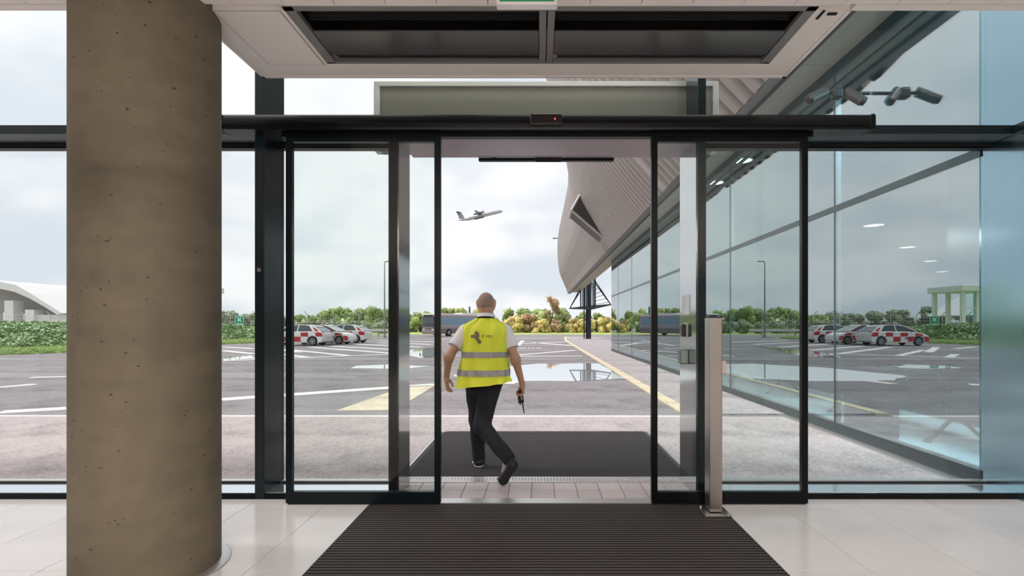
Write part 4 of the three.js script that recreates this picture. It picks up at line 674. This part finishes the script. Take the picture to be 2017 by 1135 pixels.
// ---------------------------------------------------------------- the walking man
{
  const D = (x, y, d) => V(x, y, -d), BASE = V(-0.54, 0, -4.88);
  const cap = (a, b, ra, rb = ra, sx = 1, sz = 1) => ({ a, b, ra, rb, sx, sz });
  const dist = (p, c) => {
    let ax = p.x - c.a.x, ay = p.y - c.a.y, az = p.z - c.a.z; const bx_ = (c.b.x - c.a.x), by = c.b.y - c.a.y, bz = (c.b.z - c.a.z);
    const X = bx_ / c.sx, Z = bz / c.sz, x = ax / c.sx, z = az / c.sz, l = X * X + by * by + Z * Z, t = l > 1e-9 ? clamp((x * X + ay * by + z * Z) / l) : 0;
    return (Math.hypot(x - t * X, ay - t * by, z - t * Z) - lerp(c.ra, c.rb, t)) * Math.min(c.sx, c.sz, 1);
  };
  const smin = (a, b, k) => { const h = Math.max(k - Math.abs(a - b), 0) / k; return Math.min(a, b) - h * h * k * 0.25; };
  const field = (caps, k) => (p) => { let d = 1e3; for (const c of caps) d = smin(d, dist(p, c), k); return d; };
  // naive surface nets of f < 0 on a box
  function nets(f, lo, hi, s) {
    const nx = Math.ceil((hi.x - lo.x) / s) + 1, ny = Math.ceil((hi.y - lo.y) / s) + 1, nz = Math.ceil((hi.z - lo.z) / s) + 1, v = new Float32Array(nx * ny * nz), p = V(0, 0, 0);
    for (let k = 0, i = 0; k < nz; k++) for (let j = 0; j < ny; j++) for (let l = 0; l < nx; l++, i++) v[i] = f(p.set(lo.x + l * s, lo.y + j * s, lo.z + k * s));
    const id = new Int32Array(nx * ny * nz).fill(-1), pos = [], ix = [], I = (x, y, z) => x + nx * (y + ny * z);
    for (let z = 0; z < nz - 1; z++) for (let y = 0; y < ny - 1; y++) for (let x = 0; x < nx - 1; x++) {
      let m = 0; for (let c = 0; c < 8; c++) if (v[I(x + (c & 1), y + (c >> 1 & 1), z + (c >> 2))] < 0) m |= 1 << c;
      if (!m || m === 255) continue;
      let sx = 0, sy = 0, sz = 0, n = 0;
      for (let a = 0; a < 8; a++) for (const bit of [1, 2, 4]) { if (a & bit) continue; const b = a | bit; if (!!(m & 1 << a) === !!(m & 1 << b)) continue; const va = v[I(x + (a & 1), y + (a >> 1 & 1), z + (a >> 2))], vb = v[I(x + (b & 1), y + (b >> 1 & 1), z + (b >> 2))], t = va / (va - vb); sx += (a & 1) + (bit === 1 ? t : 0); sy += (a >> 1 & 1) + (bit === 2 ? t : 0); sz += (a >> 2) + (bit === 4 ? t : 0); n++; }
      id[I(x, y, z)] = pos.length / 3; pos.push(lo.x + (x + sx / n) * s, lo.y + (y + sy / n) * s, lo.z + (z + sz / n) * s);
    }
    const quad = (a, b, c, d, flip) => { if (a < 0 || b < 0 || c < 0 || d < 0) return; flip ? ix.push(a, c, b, a, d, c) : ix.push(a, b, c, a, c, d); };
    for (let z = 1; z < nz - 1; z++) for (let y = 1; y < ny - 1; y++) for (let x = 1; x < nx - 1; x++) {
      const s0 = v[I(x, y, z)] < 0;
      if (s0 !== v[I(x + 1, y, z)] < 0) quad(id[I(x, y - 1, z - 1)], id[I(x, y, z - 1)], id[I(x, y, z)], id[I(x, y - 1, z)], !s0);
      if (s0 !== v[I(x, y + 1, z)] < 0) quad(id[I(x - 1, y, z - 1)], id[I(x - 1, y, z)], id[I(x, y, z)], id[I(x, y, z - 1)], !s0);
      if (s0 !== v[I(x, y, z + 1)] < 0) quad(id[I(x - 1, y - 1, z)], id[I(x, y - 1, z)], id[I(x, y, z)], id[I(x - 1, y, z)], !s0);
    }
    const nor = [], e = s * 0.5, q = V(0, 0, 0), g3 = (x, y, z) => { const o = [f(q.set(x + e, y, z)) - f(q.set(x - e, y, z)), f(q.set(x, y + e, z)) - f(q.set(x, y - e, z)), f(q.set(x, y, z + e)) - f(q.set(x, y, z - e))], l = Math.hypot(...o) || 1; return o.map((t) => t / l); };
    for (let i = 0; i < pos.length; i += 3) { nor.push(...g3(pos[i], pos[i + 1], pos[i + 2])); }
    const g = new THREE.BufferGeometry(); g.setAttribute('position', new THREE.Float32BufferAttribute(pos, 3)); g.setAttribute('normal', new THREE.Float32BufferAttribute(nor, 3)); g.setIndex(ix);
    return g.translate(-BASE.x, -BASE.y, -BASE.z);
  }
  const bounds = (caps, m = 0.04) => { const b = new THREE.Box3(); for (const c of caps) { const r = Math.max(c.ra, c.rb) * Math.max(c.sx, c.sz, 1) + m; for (const q of [c.a, c.b]) b.union(new THREE.Box3(q.clone().subScalar(r), q.clone().addScalar(r))); } return b; };
  const shL = D(-0.735, 1.395, 4.93), elL = D(-0.872, 1.15, 4.80), wrL = D(-0.918, 0.945, 4.93), shR = D(-0.335, 1.395, 4.93), elR = D(-0.232, 1.12, 4.86), wrR = D(-0.168, 0.872, 4.95);
  const hipL = D(-0.62, 0.92, 4.88), knL = D(-0.625, 0.50, 5.0), anL = D(-0.615, 0.10, 5.09), hipR = D(-0.46, 0.92, 4.85), knR = D(-0.545, 0.50, 4.71), anR = D(-0.272, 0.25, 4.49);
  const skin = M(lin(0.46, 0.25, 0.18), 0.55);
  const HC = D(-0.5325, 1.668, 4.985);
  const headCaps = [cap(HC, HC.clone().add(V(0, 0.012, 0)), 0.1, 0.1, 0.8, 0.98), cap(D(-0.5325, 1.60, 5.02), D(-0.5325, 1.615, 5.0), 0.055, 0.07, 1, 1), cap(D(-0.5325, 1.655, 5.08), D(-0.5325, 1.625, 5.098), 0.012, 0.017), cap(D(-0.5325, 1.69, 5.068), D(-0.5325, 1.69, 5.07), 0.018, 0.018, 2.6, 1), cap(D(-0.5325, 1.588, 5.075), D(-0.5325, 1.59, 5.07), 0.014, 0.014, 1.8, 1), cap(D(-0.5325, 1.44, 4.94), D(-0.5325, 1.58, 4.965), 0.062, 0.058),
    ...[-1, 1].flatMap((s) => [cap(D(-0.5325 + s * 0.082, 1.675, 4.99), D(-0.5325 + s * 0.088, 1.695, 4.985), 0.012, 0.014, 0.6, 1), cap(D(-0.5325 + s * 0.08, 1.635, 4.995), D(-0.5325 + s * 0.084, 1.67, 4.99), 0.008, 0.012, 0.6, 1)])];
  const bodyCaps = [cap(D(-0.60, 0.97, 4.87), D(-0.47, 0.97, 4.87), 0.115), cap(D(-0.535, 1.0, 4.87), D(-0.535, 1.22, 4.9), 0.125, 0.13, 1.2, 0.85), cap(D(-0.62, 1.30, 4.92), D(-0.45, 1.30, 4.92), 0.115), cap(D(-0.70, 1.40, 4.93), D(-0.37, 1.40, 4.93), 0.055), cap(D(-0.535, 1.42, 4.94), D(-0.535, 1.56, 4.963), 0.062, 0.056),
    cap(shL, elL, 0.052, 0.042), cap(elL, wrL, 0.043, 0.028, 1, 1), cap(shR, elR, 0.052, 0.042), cap(elR, wrR, 0.043, 0.028), cap(hipL, knL, 0.085, 0.058), cap(knL, anL, 0.056, 0.042), cap(hipR, knR, 0.085, 0.058), cap(knR, anR, 0.056, 0.042), cap(anL, D(-0.64, 0.055, 5.22), 0.04, 0.03), cap(anR, D(-0.25, 0.2, 4.46), 0.03, 0.025)];
  // hands: palm plus five separate fingers, each its own chain
  const hand = (w, dir, side, across, curl, grip) => {
    const f = dir.clone().normalize(), s = across.clone().normalize(), n = f.clone().cross(s).normalize().multiplyScalar(side), o = [], P = (a, b, c) => w.clone().addScaledVector(f, a).addScaledVector(s, b).addScaledVector(n, c);
    o.push(cap(P(-0.01, 0, 0), P(0.03, 0, 0), 0.027, 0.03)); for (const b of [-0.026, -0.009, 0.009, 0.025]) o.push(cap(P(0.03, b * 0.7, 0), P(0.085, b, 0), 0.017, 0.0125));
    [[-0.030, 0.062], [-0.011, 0.076], [0.010, 0.082], [0.030, 0.074]].forEach(([b, L], i) => { let q = P(0.088, b, 0), a = curl[i]; for (let k = 0; k < 3; k++) { const l = L * [0.46, 0.3, 0.24][k], e = q.clone().addScaledVector(f, Math.cos(a) * l).addScaledVector(n, Math.sin(a) * l); o.push(cap(q, e, 0.0095 - k * 0.0008, 0.0088 - k * 0.0008)); q = e; a += grip; } });
    const t0 = P(0.02, 0.026, 0.006), t1 = P(0.055, 0.05, 0.022), t2 = P(0.085, 0.052, 0.034 + grip * 0.012), t3 = P(0.105, 0.046, 0.042 + grip * 0.014); o.push(cap(t0, t1, 0.015, 0.012), cap(t1, t2, 0.0115, 0.0105), cap(t2, t3, 0.0105, 0.0085));
    return o;
  };
  const hL = hand(wrL, V(0.02, -1, -0.16), 1, V(0.1, 0.05, -1), [0.18, 0.26, 0.32, 0.36], 0.34), hR = hand(wrR, V(0.06, -1, -0.18), -1, V(-0.25, 0.05, -1), [0.7, 0.75, 0.8, 0.8], 0.95);
  const g = T(group('person', BASE.x, 0, BASE.z), 'man walking out in yellow reflective vest, white short-sleeved shirt and dark trousers, holding a radio', 'person');
  const part = (name, caps, k, s, mat, cut) => { const f0 = field(caps, k), f = cut ? (p) => Math.max(f0(p), cut(p)) : f0, b = bounds(caps); return obj(name, nets(f, b.min, b.max, s), mat, g); };
  const grid = (caps, k, s, m) => { const b = bounds(caps, m); return nets(field(caps, k), b.min, b.max, s); };
  const bodyG = grid(bodyCaps, 0.05, 0.011), headG = grid(headCaps, 0.03, 0.005, 0.02), lG = grid([...hL, cap(elL, wrL, 0.043, 0.028)].map((c, i, a) => i === a.length - 1 ? cap(wrL.clone().lerp(elL, 0.2), wrL, 0.031, 0.027) : c), 0.01, 0.0032, 0.012), rG = grid([...hR, cap(wrR.clone().lerp(elR, 0.2), wrR, 0.031, 0.027)], 0.01, 0.0032, 0.012);
  obj('body', mergeGeometries([bodyG, headG, lG, rG]), skin, g);
  { // close-cropped hair over the back and top of the head
    const hf = field(headCaps.slice(0, 1), 0.02); const b = bounds(headCaps.slice(0, 1), 0.02);
    obj('hair', nets((p) => Math.max(hf(p) - 0.0035, 1.637 - p.y + Math.max(0, -p.z - 5.0) * 1.1, (-p.z - 5.055)), b.min, b.max, 0.005), M(lin(0.29, 0.195, 0.165), 0.85), g);
    for (const s of [-1, 1]) obj('eye', new THREE.SphereGeometry(0.011, 12, 8).translate(-0.5325 + s * 0.033 - BASE.x, 1.672, -5.072 - BASE.z), M(lin(0.7, 0.68, 0.66), 0.2), g);
  }
  const navy = M(lin(0.008, 0.009, 0.014), 0.9), shirtM = M(lin(0.72, 0.70, 0.73), 0.75), shoeM = M(lin(0.007, 0.007, 0.008), 0.6);
  const leg = (h, k, a) => [cap(h, k, 0.108, 0.076), cap(k, a, 0.074, 0.062)];
  const trouserCaps = [cap(D(-0.60, 0.96, 4.87), D(-0.48, 0.96, 4.87), 0.128), cap(D(-0.585, 0.90, 4.84), D(-0.49, 0.90, 4.83), 0.115), ...leg(hipL, knL, anL.clone().add(V(0, -0.03, 0))), ...leg(hipR, knR, anR)];
  const fold = (p) => 0.005 * Math.sin(p.y * 21 + p.x * 26 + p.z * 15) * Math.sin(p.x * 17 - p.y * 9 + 1) - 0.002;
  { const f0 = field(trouserCaps, 0.035), b = bounds(trouserCaps), n = knR.clone().sub(anR).normalize(); obj('trousers', nets((p) => Math.max(f0(p) + fold(p), p.y - 1.03, p.x > -0.5 && p.y < 0.45 ? -(p.clone().sub(anR).dot(n) + 0.02) : 0.045 - p.y), b.min, b.max, 0.0085), navy, g); }
  part('shirt', [cap(D(-0.70, 1.40, 4.93), D(-0.37, 1.40, 4.93), 0.068), cap(D(-0.62, 1.28, 4.92), D(-0.45, 1.28, 4.92), 0.125), cap(shL, shL.clone().lerp(elL, 0.62), 0.07, 0.074), cap(shR, shR.clone().lerp(elR, 0.60), 0.07, 0.074)], 0.03, 0.008, shirtM, (p) => { const c = (sh, el, t) => { const q = el.clone().sub(sh), l = q.length(); q.divideScalar(l); return (p.x - sh.x) * q.x + (p.y - sh.y) * q.y + (p.z - sh.z) * q.z - l * t; }; return p.x < -0.76 ? c(shL, elL, 0.63) : p.x > -0.31 ? c(shR, elR, 0.61) : -1; });
  obj('collar', new THREE.LatheGeometry([[0.085, -0.02], [0.083, 0.0], [0.075, 0.032], [0.07, 0.036], [0.068, 0.03], [0.072, -0.02]].map(([x, y]) => new THREE.Vector2(x, y)), 32).rotateX(-0.12).translate(-0.534 - BASE.x, 1.535, -4.955 - BASE.z), shirtM, g);
  obj('lanyard', new THREE.TorusGeometry(0.084, 0.007, 8, 32).scale(1, 1, 1.4).rotateX(Math.PI / 2 - 0.15).translate(-0.534 - BASE.x, 1.523, -4.953 - BASE.z), navy, g);
  // vest: a flaring loft, open below
  {
    const R = [[0.885, -0.535, 4.82, 0.262, 0.185], [0.96, -0.535, 4.84, 0.250, 0.178], [1.06, -0.533, 4.86, 0.236, 0.168], [1.16, -0.531, 4.88, 0.224, 0.160], [1.26, -0.531, 4.90, 0.222, 0.156], [1.34, -0.532, 4.915, 0.228, 0.150], [1.40, -0.533, 4.925, 0.236, 0.136], [1.445, -0.534, 4.93, 0.226, 0.112], [1.475, -0.534, 4.935, 0.182, 0.094], [1.505, -0.534, 4.945, 0.126, 0.086], [1.525, -0.534, 4.95, 0.096, 0.082]];
    const ring = (y) => { let i = 0; while (i < R.length - 2 && y > R[i + 1][0]) i++; const t = clamp((y - R[i][0]) / (R[i + 1][0] - R[i][0])); return R[i].map((q, k) => lerp(q, R[i + 1][k], t)); };
    const pt = (a, y, off = 0) => { const r = ring(y), ca = Math.cos(a), sa = Math.sin(a), e = 0.72, sg = (q) => Math.sign(q) * Math.abs(q) ** e, low = clamp((1.3 - y) / 0.4), w = 0.012 * low * Math.sin(a * 9 + y * 7) + 0.006 * Math.sin(a * 15 - y * 22) * low + 0.007 * clamp((y - 1.2) / 0.2) * Math.sin(a * 11 + y * 14); return V(r[1] + sg(ca) * (r[3] + w + off) - BASE.x, y + (y < 0.96 ? ca * 0.035 * (0.96 - y) / 0.075 : 0), -r[2] + sg(sa) * (r[4] + w + off) - BASE.z); };
    const loft = (y0, y1, n, off, thick) => { const pos = [], NA = 96; for (const o of thick ? [off, off - 0.006] : [off]) for (let j = 0; j < n; j++) for (let i = 0; i < NA; i++) { const a0 = i / NA * 2 * Math.PI, a1 = (i + 1) / NA * 2 * Math.PI, ya = lerp(y0, y1, j / n), yb = lerp(y0, y1, (j + 1) / n), A = pt(a0, ya, o), B = pt(a1, ya, o), C = pt(a1, yb, o), E = pt(a0, yb, o); for (const q of o === off ? [A, C, B, A, E, C] : [A, B, C, A, C, E]) pos.push(q.x, q.y, q.z); } let h = new THREE.BufferGeometry(); h.setAttribute('position', new THREE.Float32BufferAttribute(pos, 3)); h = mergeV(h); h.computeVertexNormals(); return h; };
    const vest = obj('vest', loft(0.885, 1.525, 40, 0, true), M(lin(0.66, 0.70, 0.035), 0.7, 0, { side: THREE.DoubleSide }), g);
    const silver = M(lin(0.29, 0.27, 0.26), 0.5, 0.2);
    obj('reflective_band', loft(0.972, 1.03, 4, 0.004, false), silver, vest); obj('reflective_band', loft(1.145, 1.20, 4, 0.004, false), silver, vest);
    // printed emblem and lettering on the back
    const t = canvasTex(512, 256, (c) => {
      c.clearRect(0, 0, 512, 256); c.fillStyle = 'rgba(112,104,72,0.95)';
      const blob = (x, y, w, h, r) => { c.save(); c.translate(x, y); c.rotate(r); c.beginPath(); c.roundRect ? c.roundRect(-w / 2, -h / 2, w, h, 16) : c.rect(-w / 2, -h / 2, w, h); c.fill(); c.restore(); };
      blob(52, 108, 96, 56, -0.12); blob(124, 58, 92, 66, 0.75); blob(136, 108, 84, 60, -0.7); blob(118, 140, 92, 62, 0.8); blob(172, 204, 92, 68, 0.9);
      c.fillStyle = 'rgba(132,130,26,0.98)'; c.font = 'bold 92px sans-serif'; c.fillText('s', 216, 136); c.font = 'bold 84px sans-serif'; c.fillText('rou', 292, 132); c.fillRect(222, 78, 40, 8); c.fillRect(238, 160, 18, 8);
    });
    const pos = [], uv = [], nu = 20, nv = 12; const P = (u, v) => { const X = lerp(-0.66, -0.405, u), y = lerp(1.275, 1.405, v); let lo = 0, hi = Math.PI; for (let k = 0; k < 30; k++) { const m = (lo + hi) / 2; pt(m, y, 0.003).x + BASE.x > X ? lo = m : hi = m; } return pt((lo + hi) / 2, y, 0.003); };
    for (let j = 0; j < nv; j++) for (let i = 0; i < nu; i++) for (const [a, b] of [[0, 0], [1, 0], [1, 1], [0, 0], [1, 1], [0, 1]]) { const u = (i + a) / nu, v = (j + b) / nv, q = P(u, v); pos.push(q.x, q.y, q.z); uv.push(u, v); }
    const eg = new THREE.BufferGeometry(); eg.setAttribute('position', new THREE.Float32BufferAttribute(pos, 3)); eg.setAttribute('uv', new THREE.Float32BufferAttribute(uv, 2)); eg.computeVertexNormals();
    obj('printed_emblem', eg, M(0xffffff, 0.7, 0, { map: t, transparent: true, alphaTest: 0.3 }), vest);
  }
  { // shoes
    const left = [cap(D(-0.612, 0.06, 5.06), D(-0.645, 0.05, 5.20), 0.048, 0.042), cap(D(-0.645, 0.04, 5.20), D(-0.66, 0.03, 5.31), 0.042, 0.03, 1.15, 1), cap(D(-0.612, 0.07, 5.07), D(-0.614, 0.115, 5.085), 0.05, 0.05)];
    const s = part('shoe', left, 0.02, 0.006, shoeM, (p) => 0.003 - p.y);
    const f = field(left, 0.02), b = bounds(left); obj('sole', nets((p) => Math.max(f(p) - 0.006, 0.004 - p.y, p.y - 0.032), b.min, b.max, 0.006), M(lin(0.72, 0.70, 0.68), 0.6), s);
    const heel = D(-0.232, 0.205, 4.435), ball = D(-0.325, 0.055, 4.515), toe = D(-0.355, 0.03, 4.60), rt = [cap(heel, ball, 0.044, 0.042), cap(ball, toe, 0.042, 0.03, 1.05, 1), cap(anR, heel.clone().add(V(-0.01, 0.01, -0.02)), 0.05, 0.044)];
    part('shoe', rt, 0.025, 0.006, shoeM, (p) => 0.002 - p.y);
    obj('sock', [bar(D(-0.31, 0.31, 4.53).sub(BASE), D(-0.262, 0.22, 4.485).sub(BASE), 0.05, 14, 0.046), bar(D(-0.275, 0.255, 4.50).sub(BASE), D(-0.318, 0.115, 4.53).sub(BASE), 0.042, 14, 0.03)], M(lin(0.30, 0.30, 0.31), 0.9), g);
  }
  // the radio in his hand, its aerial hanging down
  const rc = wrR.clone().add(V(-0.02, -0.115, -0.02)).sub(BASE), r = T(group('handheld_radio', BASE.x + rc.x, BASE.y + rc.y, BASE.z + rc.z), 'black two-way radio with stubby aerial pointing down in the hand of the man', 'radio');
  r.rotation.z = 0.12; r.rotation.y = 0.5;
  obj('body', [bx(0.056, 0.13, 0.034, 0, -0.015, 0, 0.008)], M(lin(0.014, 0.014, 0.015), 0.5), r); obj('aerial', [bar(V(0.014, -0.078, 0), V(0.02, -0.19, 0.0), 0.0075, 10, 0.005)], blackMatt, r); obj('knob', [cyl(0.007, 0.007, 0.016, -0.012, -0.087, 0, 12)], blackMatt, r); obj('belt_clip', [bx(0.02, 0.07, 0.006, 0, -0.01, 0.021, 0.002)], greyMetal, r); obj('display', [bx(0.034, 0.025, 0.002, 0, -0.05, -0.018)], M(lin(0.3, 0.33, 0.3), 0.2), r);
}
renderer.render(scene, camera);
